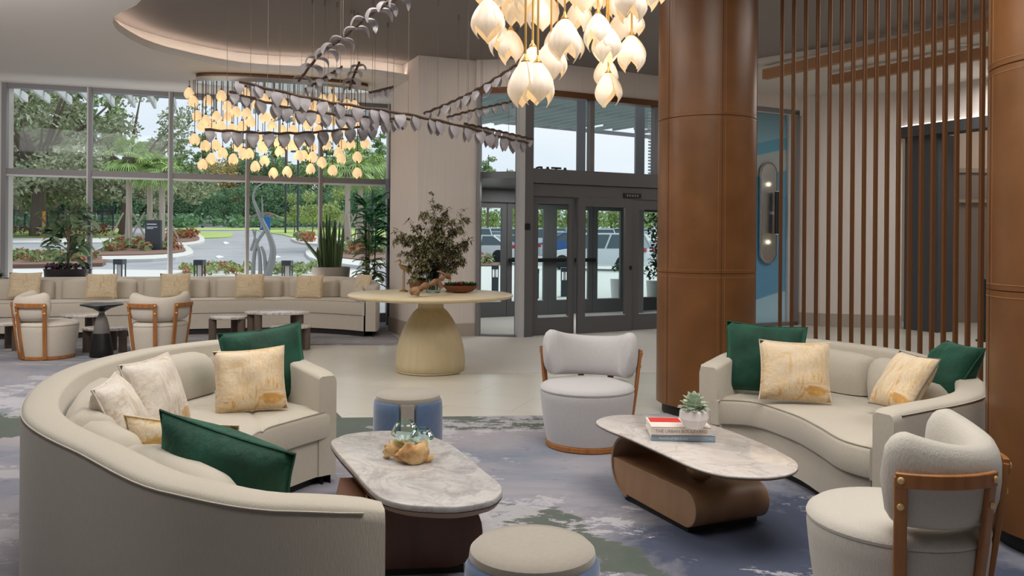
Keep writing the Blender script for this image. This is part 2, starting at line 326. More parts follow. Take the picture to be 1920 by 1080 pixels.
a.set('Base Color', a.ramp(a.math('DIVIDE', zz, 3.8), [(0, srgb(170, 208, 226)), (.125, srgb(160, 200, 220)), (.13, srgb(98, 152, 188)), (.60, srgb(96, 150, 180)), (.68, srgb(96, 150, 178)), (.685, srgb(168, 178, 176)), (.775, srgb(160, 172, 172)), (.78, srgb(84, 152, 178)), (.83, srgb(80, 146, 172)), (.835, srgb(120, 164, 180)), (1, srgb(92, 130, 146))])); M['blue_art'] = a.m

# ------------------------------------------------------------------ mesh builder
class MB:
    def __init__(s): s.v = []; s.f = []; s.mi = []; s.cur = 0
    def add(s, vs, fs, mi=None):
        o = len(s.v); s.v += [tuple(x) for x in vs]; s.f += [[i + o for i in f] for f in fs]; s.mi += [s.cur if mi is None else mi] * len(fs)
        return s
    def box(s, x0, y0, z0, x1, y1, z1, mi=None):
        vs = [(x0, y0, z0), (x1, y0, z0), (x1, y1, z0), (x0, y1, z0), (x0, y0, z1), (x1, y0, z1), (x1, y1, z1), (x0, y1, z1)]
        return s.add(vs, [(0, 3, 2, 1), (4, 5, 6, 7), (0, 1, 5, 4), (1, 2, 6, 5), (2, 3, 7, 6), (3, 0, 4, 7)], mi)
    def bar(s, a, b, w, h, mi=None, up=(0, 0, 1)):      # box beam between two points
        a = Vector(a); b = Vector(b); d = (b - a).normalized(); u = Vector(up)
        if abs(d.dot(u)) > .98: u = Vector((0, 1, 0))
        r = d.cross(u).normalized(); u = r.cross(d)
        vs = [p + r * sx * w / 2 + u * sz * h / 2 for p in (a, b) for sx, sz in ((-1, -1), (1, -1), (1, 1), (-1, 1))]
        return s.add(vs, [(0, 1, 2, 3), (7, 6, 5, 4), (0, 4, 5, 1), (1, 5, 6, 2), (2, 6, 7, 3), (3, 7, 4, 0)], mi)
    def tube(s, path, rad, n=8, cap=True, mi=None):
        path = [Vector(p) for p in path]; m = len(path)
        rad = [rad] * m if isinstance(rad, (int, float)) else rad
        vs = []; ref = None
        for i, p in enumerate(path):
            d = (path[min(i + 1, m - 1)] - path[max(i - 1, 0)]).normalized()
            if ref is None: ref = Vector((0, 0, 1)) if abs(d.z) < .9 else Vector((1, 0, 0))
            r = d.cross(ref).normalized(); u = r.cross(d).normalized(); ref = u
            vs += [p + (r * cos(2 * pi * k / n) + u * sin(2 * pi * k / n)) * rad[i] for k in range(n)]
        fs = [(i * n + k, i * n + (k + 1) % n, (i + 1) * n + (k + 1) % n, (i + 1) * n + k) for i in range(m - 1) for k in range(n)]
        if cap: fs += [tuple(range(n))[::-1], tuple((m - 1) * n + k for k in range(n))]
        return s.add(vs, fs, mi)
    def lathe(s, prof, n=32, c=(0, 0, 0), cap=True, mi=None, sx=1, sy=1):   # prof: (r, z) bottom to top
        vs = [(c[0] + r * cos(2 * pi * k / n) * sx, c[1] + r * sin(2 * pi * k / n) * sy, c[2] + z) for r, z in prof for k in range(n)]
        m = len(prof)
        fs = [(i * n + k, i * n + (k + 1) % n, (i + 1) * n + (k + 1) % n, (i + 1) * n + k) for i in range(m - 1) for k in range(n)]
        if cap: fs += [tuple(range(n))[::-1], tuple((m - 1) * n + k for k in range(n))]
        return s.add(vs, fs, mi)
    def prism(s, poly, z0, z1, mi=None, bev=0):
        n = len(poly); rings = []
        if bev:
            cx = sum(p[0] for p in poly) / n; cy = sum(p[1] for p in poly) / n
            def off(d):
                o = []
                for i, p in enumerate(poly):
                    a = Vector(poly[i - 1][:2]); b = Vector(poly[(i + 1) % n][:2]); t = (b - a).normalized(); nn = Vector((t.y, -t.x))
                    if nn.dot(Vector((p[0] - cx, p[1] - cy))) < 0: nn = -nn
                    o.append((p[0] - nn.x * d, p[1] - nn.y * d))
                return o
            rings = [(off(bev), z0), (off(bev * .3), z0 + bev * .3), (poly, z0 + bev), (poly, z1 - bev), (off(bev * .3), z1 - bev * .3), (off(bev), z1)]
        else: rings = [(poly, z0), (poly, z1)]
        vs = [(p[0], p[1], z) for r, z in rings for p in r]; m = len(rings)
        fs = [(i * n + k, i * n + (k + 1) % n, (i + 1) * n + (k + 1) % n, (i + 1) * n + k) for i in range(m - 1) for k in range(n)]
        fs += [tuple(range(n))[::-1], tuple((m - 1) * n + k for k in range(n))]
        return s.add(vs, fs, mi)
    def grid(s, rows, closed_u=False, mi=None):
        m = len(rows); n = len(rows[0]); vs = [p for r in rows for p in r]; fs = []
        for i in range(m - 1):
            for k in range(n if closed_u else n - 1): fs.append((i * n + k, i * n + (k + 1) % n, (i + 1) * n + (k + 1) % n, (i + 1) * n + k))
        return s.add(vs, fs, mi)
    def ball(s, c, r, n=10, m=7, sc=(1, 1, 1), mi=None, rot=None):
        vs = []
        for i in range(m + 1):
            th = pi * i / m
            for k in range(n):
                v = Vector((r * sin(th) * cos(2 * pi * k / n) * sc[0], r * sin(th) * sin(2 * pi * k / n) * sc[1], -r * cos(th) * sc[2]))
                if rot: v = rot @ v
                vs.append(Vector(c) + v)
        return s.add(vs, [(i * n + k, i * n + (k + 1) % n, (i + 1) * n + (k + 1) % n, (i + 1) * n + k) for i in range(m) for k in range(n)], mi)
    def quad(s, a, b, c, d, mi=None): return s.add([a, b, c, d], [(0, 1, 2, 3)], mi)
    def leaf(s, base, d, up, L, W, droop=0, mi=None, seg=3, prof=(0, .8, 1, .55, 0), fold=0.12):
        base = Vector(base); d = Vector(d).normalized(); r = d.cross(Vector(up))
        if r.length < 1e-4: r = Vector((1, 0, 0))
        r.normalize(); u = r.cross(d); n = len(prof); rows = []
        for i, pw in enumerate(prof):
            t = i / (n - 1); c = base + d * L * t + Vector((0, 0, -droop * L * t * t)); hw = max(pw, .03) * W / 2
            rows.append([c - r * hw + u * hw * fold * 2, c, c + r * hw + u * hw * fold * 2])
        return s.grid(rows, mi=mi)
    def build(s, name, mat, parent=None, world=False, smooth=True, recalc=True, bevel=0, sub=0, tagd=None, auto=35):
        me = bpy.data.meshes.new(name); off = Vector((0, 0, 0))
        if parent is not None and world: off = Vector(parent.matrix_world.translation) if False else WPOS(parent)
        me.from_pydata([(x[0] - off.x, x[1] - off.y, x[2] - off.z) for x in s.v], [], s.f)
        mats = mat if isinstance(mat, (list, tuple)) else [mat]
        for m_ in mats: me.materials.append(M[m_] if isinstance(m_, str) else m_)
        if len(mats) > 1: me.polygons.foreach_set('material_index', s.mi)
        if recalc:
            b = bmesh.new(); b.from_mesh(me); bmesh.ops.recalc_face_normals(b, faces=b.faces); b.to_mesh(me); b.free()
        if smooth:
            me.polygons.foreach_set('use_smooth', [True] * len(me.polygons))
            if auto: me.set_sharp_from_angle(angle=R(auto))
        o = bpy.data.objects.new(name, me); C.objects.link(o)
        if parent is not None: o.parent = parent
        if bevel: md = o.modifiers.new('b', 'BEVEL'); md.width = bevel; md.segments = 2; md.limit_method = 'ANGLE'; md.angle_limit = R(40)
        if sub: md = o.modifiers.new('s', 'SUBSURF'); md.levels = sub; md.render_levels = sub
        if tagd: tag(o, *tagd)
        return o
def WPOS(o):
    p = Vector(o.location)
    while o.parent is not None: o = o.parent; p += Vector(o.location)
    return p
def tag(o, label=None, cat=None, group=None, kind=None):
    if label: o['label'] = label
    if cat: o['category'] = cat
    if group: o['group'] = group
    if kind: o['kind'] = kind
    return o
def thing(name, label, cat, loc=(0, 0, 0), rz=0, group=None):
    o = bpy.data.objects.new(name, None); C.objects.link(o); o.location = loc; o.rotation_euler = (0, 0, rz); o.empty_display_size = .1
    return tag(o, label, cat, group)
def struct(o): o['kind'] = 'structure'; return o
KIDS = {}
def copy_tree(o, parent=None):
    c = o.copy(); C.objects.link(c)
    if parent is not None: c.parent = parent
    for ch in list(o.children): copy_tree(ch, c)
    return c
def dup(root, loc, rz=None, label=None, group=None, scale=None):
    c = copy_tree(root); c.location = loc
    if rz is not None: c.rotation_euler = (0, 0, rz)
    if label: c['label'] = label
    if group: c['group'] = group
    if scale: c.scale = (scale,) * 3 if isinstance(scale, (int, float)) else scale
    return c
def catmull(pts, n, closed=False):
    pts = [Vector(p) for p in pts]; m = len(pts); out = []
    segs = m if closed else m - 1
    fine = []
    for i in range(segs):
        p = [pts[(i + k - 1) % m] if closed else pts[min(max(i + k - 1, 0), m - 1)] for k in range(4)]
        for j in range(16):
            t = j / 16
            fine.append(.5 * ((2 * p[1]) + (-p[0] + p[2]) * t + (2 * p[0] - 5 * p[1] + 4 * p[2] - p[3]) * t * t + (-p[0] + 3 * p[1] - 3 * p[2] + p[3]) * t ** 3))
    fine.append(pts[0].copy() if closed else pts[-1].copy())
    L = [0]
    for a, b in zip(fine, fine[1:]): L.append(L[-1] + (b - a).length)
    tot = L[-1]; k = 0
    cnt = n if closed else n - 1
    for i in range(n):
        d = tot * i / cnt
        while k < len(L) - 2 and L[k + 1] < d: k += 1
        t = (d - L[k]) / max(L[k + 1] - L[k], 1e-9); out.append(fine[k].lerp(fine[k + 1], min(t, 1)))
    return out

# ================================================================== THE ROOM
CZ = 4.07; SZ = 3.80; VD = -2.6
A0 = Vector((-7.8, 12.73, 0)); B0 = Vector((-2.14, 14.5, 0))
WD = (B0 - A0); WT = WD / 5; WN = Vector((WD.y, -WD.x, 0)).normalized()       # WN points into the room
PL = Vector((-1.93, 13.07, 0)); PL2 = Vector((-2.06, 14.5, 0)); PC = Vector((-1.35, 11.77, 0)); PR = Vector((-.53, 12.1, 0))                  # pillar corner and right end
E0 = Vector((.30, 12.15, 0)); ED = Vector((1.95, 1.0, 0)); EDN = ED.normalized(); EN = Vector((ED.y, -ED.x, 0)).normalized()
def E(t, z=0, off=0): p = E0 + ED * t + EN * off; return Vector((p.x, p.y, z))
W5 = E(2.46)
o = MB().prism([(-10.2, -5.2), (12.2, -5.2), (12.2, 15.5), (6.9, 15.5), (6.9, 14.2), (5.35, 14.55), E(2.2, 0, -.15)[:2], E(2.2, 0, VD - .1)[:2], E(-.62, 0, VD - .1)[:2], (-.6, 13.2), (B0.x, B0.y + .1), (A0.x, A0.y + .1), (-10.2, 12.15)], -.1, -.001).build('floor', 'tile', smooth=False); struct(o)
tb1 = G(641, 785); tb2 = G(1228, 778)
cp = [(-9.6, -5), (4.2, -5), (4.2, 3.9), (3.3, 4.9), (3.25, 5.4), (3.0, 6.6), (2.5, 7.5), (2.1, 7.3), (tb2.x, tb2.y), (tb1.x, tb1.y), (-2.0, 8.2), (-2.6, 9.4), (-9.6, 9.0)]
struct(MB().prism(cp, 0, .008).build('floor_carpet', 'carpet', smooth=False))
cp2 = [(-9.6, 9.0), (-2.6, 9.4), (-2.95, 11.25), (-1.42, 11.3), (-2.0, 13.2), (-2.1, 14.4), (-9.6, 12.1)]
struct(MB().prism(cp2, 0, .008).build('floor_carpet', 'carpet_far', smooth=False))

# ceilings
plan = [(-10.2, -5.2), (12.2, -5.2), (12.2, 15.5), (6.9, 15.5), (6.9, 14.2), (5.35, 14.55), E(1.9, 0, -.15)[:2], E(-.12, 0, -.15)[:2], (PR.x + .02, 12.9), (PL2.x + .1, PL2.y + .2), (B0.x, B0.y + .1), (A0.x, A0.y + .1), (-10.2, 12.15)]
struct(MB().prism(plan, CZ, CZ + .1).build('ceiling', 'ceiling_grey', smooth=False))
lipx = [G(792, 156, SZ), G(700, 142, SZ), G(560, 136, SZ), G(440, 127, SZ), G(300, 97, SZ), G(232, 66, SZ), G(211, 42, SZ), G(222, 26, SZ), G(265, 0, SZ)]
lip = catmull(lipx + [Vector((-3.1, 7.0, SZ)), Vector((-2.7, 5.6, SZ)), Vector((-2.6, 2.0, SZ)), Vector((-2.6, -5, SZ))], 90)
def offs(curve, d):
    out = []
    for i, p in enumerate(curve):
        t = (curve[min(i + 1, len(curve) - 1)] - curve[max(i - 1, 0)]); t.z = 0; t.normalize()
        out.append(p + Vector((t.y, -t.x, 0)) * d)
    return out
lo = offs(lip, .24)
if (lo[40].x > lip[40].x): lo = offs(lip, -.24)
mb = MB()
corner = [Vector((-10, -5, SZ)), Vector((-10, 12.3, SZ)), A0 + (A0 - B0) * .3 + Vector((0, .0, SZ)), B0 + Vector((.3, .1, SZ))]
ring = list(lip) + corner
mb.add(ring, [tuple(range(len(ring)))]); mb.grid([lip, [p + Vector((0, 0, .09)) for p in lip]])
mb.grid([[p + Vector((0, 0, .09)) for p in lip], [p + Vector((0, 0, .09)) for p in lo]])
e = lip[0]; e2 = Vector((B0.x + .3, B0.y, SZ)); mb.quad(e, e2, e2 + Vector((0, 0, .4)), e + Vector((0, 0, CZ - SZ)))
struct(mb.build('ceiling_soffit', 'ceiling_white', smooth=False, recalc=False))
struct(MB().grid([[p + Vector((0, 0, .05)) for p in lo], [p + Vector((0, 0, .33)) for p in lo]]).build('ceiling_cove_wall', 'ceiling_white'))
mid = [a.lerp(b, .45) + Vector((0, 0, .10)) for a, b in zip(lip, lo)][:62]
mb = MB(); mb.grid([mid, [p.lerp(q, .1) for p, q in zip(mid, [b + Vector((0, 0, .10)) for b in lo])]])
mb.build('cove_light_strip', 'led', tagd=('warm glowing light strip hidden in the curved ceiling cove', 'light strip'))

# window wall
def wbox(mb, s0, s1, z0, z1, d0, d1, mi=None):
    D = WD.normalized(); a = A0 + D * s0; b = A0 + D * s1
    vs = [Vector((p.x, p.y, z)) + WN * d for z in (z0, z1) for p, d in ((a, d0), (b, d0), (b, d1), (a, d1))]
    mb.add(vs, [(0, 1, 2, 3), (7, 6, 5, 4), (0, 4, 5, 1), (1, 5, 6, 2), (2, 6, 7, 3), (3, 7, 4, 0)], mi)
WL = WD.length; pan = WL / 5
root = thing('window_1', None, None, (0, 0, 0)); root['kind'] = 'structure'
for i in range(6):
    mb = MB(); w_ = .05 if 0 < i < 5 else .07
    wbox(mb, i * pan - w_, i * pan + w_ * .35, .0, SZ, -.04, .10, 0); wbox(mb, i * pan - w_ * 1.02, i * pan - w_ * .62, .0, SZ, -.045, .104, 1)
    mb.build('mullion', ['frame_dark', 'frame_light'], root, smooth=False)
for i in range(5):
    a, b = i * pan + .02, (i + 1) * pan - .05
    mb = MB(); wbox(mb, a, b, 2.40, 2.49, -.03, .08, 0); wbox(mb, a, b, 2.375, 2.40, -.03, .082, 1); mb.build('transom', ['frame_dark', 'frame_light'], root, smooth=False)
    mb = MB(); wbox(mb, a, b, 0.0, .16, -.03, .08, 0); mb.build('sill', 'frame_dark', root, smooth=False)
    mb = MB(); wbox(mb, a, b, SZ - .07, SZ, -.03, .08, 0); mb.build('window_head', 'frame_dark', root, smooth=False)
    for z0, z1 in ((.16, 2.375), (2.49, SZ - .07)):
        mb = MB(); D = WD.normalized(); p = A0 + D * a + WN * .02; q = A0 + D * b + WN * .02
        mb.quad((p.x, p.y, z0), (q.x, q.y, z0), (q.x, q.y, z1), (p.x, p.y, z1)); mb.build('pane', 'pane', root, smooth=False, recalc=False)
# wall left of the windows and the far left side wall
mb = MB(); a = A0 - WD.normalized() * .06; b = A0 - WD.normalized() * 2.4
mb.prism([(a.x, a.y), (b.x, b.y), (b.x, b.y + .3), (a.x, a.y + .3)], 0, SZ); struct(mb.build('wall_back_left', 'wallcover', smooth=False))
struct(MB().box(-10.2, -5, 0, -10, 12.6, CZ).build('wall_left', 'wallcover', smooth=False))
struct(MB().box(-10.2, -5.2, 0, 12.2, -5, CZ).build('wall_front', 'taupe_door', smooth=False))
struct(MB().box(12.0, -5.2, 0, 12.2, 8, CZ).build('wall_far_right', 'wallcover', smooth=False))
# white pillar between windows and entrance
PL = Vector((-1.93, 13.07, 0)); PL2 = Vector((-2.06, 14.5, 0))
struct(MB().prism([(PC.x, PC.y), (PR.x, PR.y), (PR.x + .02, 13.0), (PL2.x + .1, PL2.y + .3), (PL2.x, PL2.y), (PL.x, PL.y)], 0, CZ).build('wall_pillar', 'wallcover', smooth=False))
n1 = Vector((-(PC - PL).y, (PC - PL).x, 0)).normalized(); n1 = n1 if n1.x < 0 else -n1
n2 = Vector(((PR - PC).y, -(PR - PC).x, 0)).normalized()
k = PC + n1 * .02 + n2 * .02
struct(MB().prism([(p.x, p.y) for p in (PL + n1 * .02, k, PR + n2 * .02, PR, PC, PL)], 0, .23).build('baseboard_pillar', 'stone_base', smooth=False))
mb = MB(); c = PL.lerp(PC, .52) + n1 * .012; d = (PC - PL).normalized()
for k_ in (-.035, .035): mb.bar(c + d * k_ + Vector((0, 0, 1.35)), c + d * k_ + Vector((0, 0, 1.47)), .05, .02, up=n1)
mb.build('wall_switch', 'ceiling_white', tagd=('small white double switch plate on the pillar', 'switch'))

# entrance wall
def ebox(mb, t0, t1, z0, z1, d0=-.05, d1=.07, mi=None):
    vs = [E(t, z, d) for z in (z0, z1) for t, d in ((t0, d0), (t1, d0), (t1, d1), (t0, d1))]
    return mb.add(vs, [(0, 1, 2, 3), (7, 6, 5, 4), (0, 4, 5, 1), (1, 5, 6, 2), (2, 6, 7, 3), (3, 7, 4, 0)], mi)
EL = PR
def pbox(mb, p, q, z0, z1, d0, d1, mi=None):
    n = Vector(((q - p).y, -(q - p).x, 0)).normalized()
    vs = [Vector((r.x, r.y, z)) + n * d for z in (z0, z1) for r, d in ((p, d0), (q, d0), (q, d1), (p, d1))]
    return mb.add(vs, [(0, 1, 2, 3), (7, 6, 5, 4), (0, 4, 5, 1), (1, 5, 6, 2), (2, 6, 7, 3), (3, 7, 4, 0)], mi)
HZ = 3.58
root = thing('window_2', None, None); root['kind'] = 'structure'
Ls = Vector((EL.x + .02, EL.y + .03, 0)); Le = E(-.12)
mb = MB(); pbox(mb, Ls, Ls + (Le - Ls).normalized() * .05, 0, HZ, -.05, .07); mb.build('mullion', 'frame_dark', root, smooth=False)
mb = MB(); pbox(mb, Ls, Le, 0, .07, -.05, .05); mb.build('sill', 'frame_dark', root, smooth=False)
mb = MB(); mb.quad(Ls + Vector((0, 0, .07)), Le + Vector((0, 0, .07)), Le + Vector((0, 0, HZ)), Ls + Vector((0, 0, HZ))); mb.build('pane', 'pane', root, smooth=False, recalc=False)
TE = 1.35
root = thing('window_3', None, None); root['kind'] = 'structure'
mb = MB(); ebox(mb, -.11, -.02, 0, HZ, -.1, .10, 0); ebox(mb, -.125, -.085, 0, HZ, -.02, .108, 1); mb.build('mullion', ['door_dark', 'frame_light'], root, smooth=False)
for t in (.44, .99):
    mb = MB(); ebox(mb, t, t + .035, 2.5, HZ, -.06, .04); mb.build('mullion', 'frame_dark', root, smooth=False)
mb = MB(); ebox(mb, -.02, TE, 2.29, 2.50, -.1, .09); ebox(mb, -.02, TE, 2.10, 2.285, -.1, .04); mb.build('transom', 'door_dark', root, smooth=False)
mb = MB(); ebox(mb, TE - .02, TE + .06, 0, HZ, -.1, .1); mb.build('mullion', 'door_dark', root, smooth=False)
mb = MB(); mb.quad(E(-.02, 2.5), E(TE, 2.5), E(TE, HZ), E(-.02, HZ)); mb.build('pane', 'pane', root, smooth=False, recalc=False)
# head band in bronze
mb = MB(); pbox(mb, Ls, Le, HZ, HZ + .09, -.06, .08); ebox(mb, -.12, TE + .06, HZ, HZ + .09, -.08, .09); struct(mb.build('trim_1', 'bronze', smooth=False))
mb = MB(); pbox(mb, PR, E(-.12), HZ + .09, CZ, -.2, .06); ebox(mb, -.12, 2.46, HZ + .09, CZ, -.2, .06); struct(mb.build('wall_entrance', 'wallcover', smooth=False))
mb = MB(); ebox(mb, TE + .06, 1.86, 0, HZ + .09, -.2, .06); struct(mb.build('wall_entrance', 'wallcover', smooth=False))
# sliding doors
def door(t0, t1, name, off=0, z1=2.10, st=.1, kick=.30, par=None, basis=None, handle=None):
    r = thing(name, None, None); r['kind'] = 'structure'; s = st / 2.19
    mb = MB(); b = basis or ebox
    b(mb, t0, t0 + s, .02, z1, off - .025, off + .025, 0); b(mb, t1 - s, t1, .02, z1, off - .025, off + .025, 0)
    b(mb, t0 + s, t1 - s, z1 - st, z1, off - .025, off + .025, 0); b(mb, t0 + s, t1 - s, .02, kick, off - .025, off + .025, 0)
    b(mb, t0 + s, t1 - s, kick, kick + .012, off - .02, off + .032, 1)
    mb.build('door_frame', ['door_dark', 'frame_light'], r, smooth=False)
    mb = MB(); b(mb, t0 + s, t1 - s, kick, z1 - st, off - .004, off + .004); mb.build('pane', 'pane', r, smooth=False)
    return r
door(.0, .33, 'door_1', -.03); d2 = door(.345, .795, 'door_2', .03, st=.13); door(.80, 1.33, 'door_3', -.01, st=.15)
mb = MB(); ebox(mb, .775, .788, 1.0, 1.06, .055, .075); mb.build('door_latch', 'black', d2, smooth=False)
mb = MB(); ebox(mb, .72, .87, 2.12, 2.19, .04, .06, 0)
for i in range(5): ebox(mb, .745 + i * .022, .755 + i * .022, 2.14, 2.17, .06, .062, 1)
mb.build('door_sign', ['black', 'ink_grey'], smooth=False, tagd=('small black sign above the sliding entrance door', 'sign'))
mb = MB(); ebox(mb, -.085, -.045, 1.60, 1.69, .10, .115); mb.build('door_sensor', 'black', smooth=False, tagd=('small black square plate on the grey entrance post', 'sensor'))
# vestibule
def vbox(mb, t0, t1, z0, z1, d0, d1, mi=None): return ebox(mb, t0, t1, z0, z1, VD + d0, VD + d1, mi)
mb = MB(); mb.prism([(p.x, p.y) for p in (Ls + Vector((.05, .12, 0)), E(-.1, 0, -.12), E(1.5, 0, -.12), E(1.5, 0, VD), E(-.35, 0, VD))], 2.36, 2.46); struct(mb.build('ceiling_vestibule', 'frame_dark', smooth=False))
mb = MB(); ebox(mb, -.62, 2.2, 2.12, 2.46, VD - .1, VD + .1); struct(mb.build('trim_vestibule', 'door_dark', smooth=False))
for i_, (t0, t1) in enumerate(((.11, .40), (.405, .53), (.61, .795), (.83, 1.075), (1.08, 1.235), (1.24, 1.57), (1.62, 2.15))):
    r = door(t0, t1, 'door_%d' % (4 + i_), 0, z1=2.12, st=.10, kick=.34, basis=vbox)
mb = MB(); vbox(mb, .53, .61, 0, 2.12, -.05, .05); vbox(mb, .795, .83, 0, 2.12, -.03, .03); vbox(mb, -.62, .11, 0, 2.12, -.03, .03); struct(mb.build('trim_vestibule', 'door_dark', smooth=False))
mb = MB(); vbox(mb, .41, 1.25, 1.05, 1.12, .06, .10); mb.build('door_rail', 'black', smooth=False, tagd=('long black horizontal push bar across the outer vestibule doors', 'push bar'))
mb = MB(); ebox(mb, 2.15, 2.2, 0, 2.4, VD, -.1); struct(mb.build('wall_vestibule', 'frame_dark', smooth=False))

# wall with the blue panel, then right hand walls
root = thing('window_4', None, None); root['kind'] = 'structure'
mb = MB(); ebox(mb, 2.33, 2.41, 0, 3.74, -.05, .07, 0); ebox(mb, 1.84, 2.41, 3.68, 3.76, -.05, .07, 0); ebox(mb, 1.84, 2.41, 0, .06, -.05, .07, 0); ebox(mb, 2.30, 2.33, 0.06, 3.68, -.05, .05, 1)
mb.build('panel_frame', ['frame_dark', 'frame_light'], root, smooth=False)
mb = MB(); ebox(mb, 1.86, 2.31, .06, 3.68, -.04, 0); mb.build('blue_panel', 'blue_art', root, smooth=False)
# oval mirror with cylinder sconce
mp_ = P(1440, 399, 14.15); tm = (mp_.x - E0.x) / ED.x
mroot = thing('oval_mirror', 'tall oval mirror on the blue panel beside the leather column', 'mirror', E(tm, mp_.z - .87, .03))
def oval(hw, hh, d0, d1, n=40):
    pts = []
    for k_ in range(n):
        a = 2 * pi * k_ / n; x = hw * cos(a); z = (hh - hw) * (1 if sin(a) >= 0 else -1) + hw * sin(a) ; pts.append((x, z))
    return pts
def ovalmb(hw, hh, d0, d1):
    mb = MB(); c = E(tm, mp_.z, 0); pts = oval(hw, hh, 0, 0); n = len(pts)
    vs = [c + EDN * x + Vector((0, 0, z)) + EN * d for d in (d0, d1) for x, z in pts]
    mb.add(vs, [tuple(range(n))[::-1], tuple(range(n, 2 * n))] + [(i, (i + 1) % n, n + (i + 1) % n, n + i) for i in range(n)]); return mb
ovalmb(.19, .87, .03, .06).build('mirror_frame', 'chrome', mroot, world=True); ovalmb(.16, .84, .06, .066).build('mirror_glass', 'satin_mirror', mroot, world=True)
sroot = thing('wall_sconce', 'black cylinder wall sconce mounted on the oval mirror', 'wall lamp', E(tm + .045, mp_.z - .35, .12))
c = E(tm + .045, mp_.z, .16)
MB().lathe([(.03, -.36), (.05, -.36), (.05, -.04), (.05, .04), (.05, .36), (.03, .36)], 16, c).build('lamp_body', 'black', sroot, world=True)
MB().lathe([(0.001, -.37), (.035, -.368), (.035, -.355)], 12, c).build('lamp_diffuser', 'petal', sroot, world=True); MB().lathe([(.035, .355), (.035, .368), (.001, .37)], 12, c).build('lamp_diffuser', 'petal', sroot, world=True)
MB().bar(c - EN * .10, c, .05, .05).build('bracket', 'chrome', sroot, world=True)
for s in (-1, 1): light('sconce_glow', 'POINT', c + Vector((0, 0, s * .5)) + EN * .03, .15, (1, .85, .6), .03)
WR = Vector((6.6, 14.0, 0)); WS = Vector((8.6, 9.9, 0))
W5b = E(2.42)
mb = MB(); pbox(mb, W5b, Vector((5.35, 14.35, 0)), 0, CZ, -.2, 0); pbox(mb, Vector((5.35, 14.35, 0)), WR, 0, CZ, -.2, 0); struct(mb.build('wall_back_right', 'wallcover', smooth=False))
mb = MB(); pbox(mb, W5b, Vector((5.35, 14.35, 0)), 0, .22, 0, .015); pbox(mb, Vector((5.35, 14.35, 0)), WR, 0, .22, 0, .015); struct(mb.build('baseboard_back_right', 'stone_base', smooth=False))
# opening with slate header and post
sd = (WS - WR).normalized()
mb = MB(); pbox(mb, WR, WS, 3.40, CZ, -.12, 0); struct(mb.build('wall_right', 'wallcover', smooth=False))
mb = MB(); pbox(mb, WR, WS, 3.22, 3.40, -.25, .09); struct(mb.build('trim_2', 'slate', smooth=False))
mb = MB(); pbox(mb, WR + sd * .02, WS, 3.405, 3.42, .03, .06); mb.build('light_strip', 'led_cool', smooth=False, tagd=('thin white light strip along the top of the slate door header', 'light strip'))
mb = MB(); pj = WR + Vector((.0, .0, 0)); mb.prism([(6.62, 13.95), (6.9, 13.4), (7.3, 13.6), (7.2, 14.3)], 0, 3.22); struct(mb.build('trim_3', 'slate', smooth=False))
# corridor behind
struct(MB().box(6.9, 15.3, 0, 12.5, 15.5, CZ).build('wall_corridor', 'beige_wall', smooth=False))
struct(MB().box(12.3, 8, 0, 12.5, 15.5, CZ).build('wall_corridor_side', 'beige_wall', smooth=False))
mb = MB(); mb.box(7.9, 15.18, 0, 10.4, 15.3, 2.75, 0); struct(mb.build('door_11', 'taupe_door', smooth=False))
mb = MB(); mb.box(7.78, 15.14, 2.75, 10.5, 15.3, 2.83, 0); mb.box(7.9, 15.12, 2.20, 10.4, 15.2, 2.26, 0); struct(mb.build('trim_4', 'stone_base', smooth=False))
MB().box(8.6, 14.4, 0, 9.6, 14.9, .45).build('low_bench', 'white_paint', smooth=False, bevel=.06, tagd=('low pale bench in the corridor beyond the slate framed opening', 'bench'))
sp = G(1846, 640)
sr = thing('barrier_post', 'black barrier post standing beside the right leather column', 'post', sp)
MB().lathe([(.12, 0), (.12, .02), (.02, .04)], 16, sp).build('foot', 'black', sr, world=True)
MB().lathe([(.018, .03), (.018, .85), (.03, .88), (.02, .92), (.004, .93)], 12, sp).build('pole', 'black', sr, world=True)
# white ceiling field on the right with fascia, timber beams, downlights
ce = [Vector((2.6, 12.75, 0)), Vector((3.5, 11.8, 0)), Vector((4.5, 10.75, 0)), Vector((5.49, 9.5, 0)), Vector((7.2, 6.6, 0)), Vector((8.6, 3.6, 0)), Vector((9.5, -1, 0))]
cc = catmull(ce, 30); mb = MB()
mb.grid([[Vector((p.x, p.y, 4.0)) for p in cc], [Vector((12.2, 15.5, 4.0)).lerp(Vector((12.2, -1, 4.0)), i / 29) if i > 8 else Vector((3.2 + i * 1.1, 15.6, 4.0)) for i in range(30)]])
mb.grid([[Vector((p.x, p.y, 4.0)) for p in cc], [Vector((p.x, p.y, CZ)) for p in cc]]); struct(mb.build('ceiling_right', 'white_paint', smooth=False))
b1 = G(1434, 140, 3.87); b1e = G(1855, 45, 3.87); b2 = G(1562, 150, 3.87); b2e = G(1855, 98, 3.87)
for a_, b_, lb in ((b1, b1e, 'long timber beam under the right ceiling, nearer of the two'), (b2, b2e, 'timber beam under the right ceiling, farther of the two')):
    d = (b_ - a_); b_ = a_ + d * 2.2
    MB().bar(a_, b_, .10, .14).build('ceiling_beam', 'beam', smooth=False, tagd=(lb, 'beam', 'timber beams under the right ceiling'))
for px, py, lb in ((1592, 128, 'small round downlight between the timber beams, left one'), (1806, 84, 'small round downlight between the timber beams, right one')):
    q = G(px, py, 3.99); r = thing('downlight', lb, 'downlight', q, group='downlights between the beams')
    MB().lathe([(.05, -.004), (.065, -.004), (.065, .006), (.05, .006)], 20, q).build('trim_ring', 'white_paint', r, world=True)
    MB().lathe([(.001, -.002), (.05, -.002)], 20, q, cap=False).build('lamp_lens', 'led_cool', r, world=True)
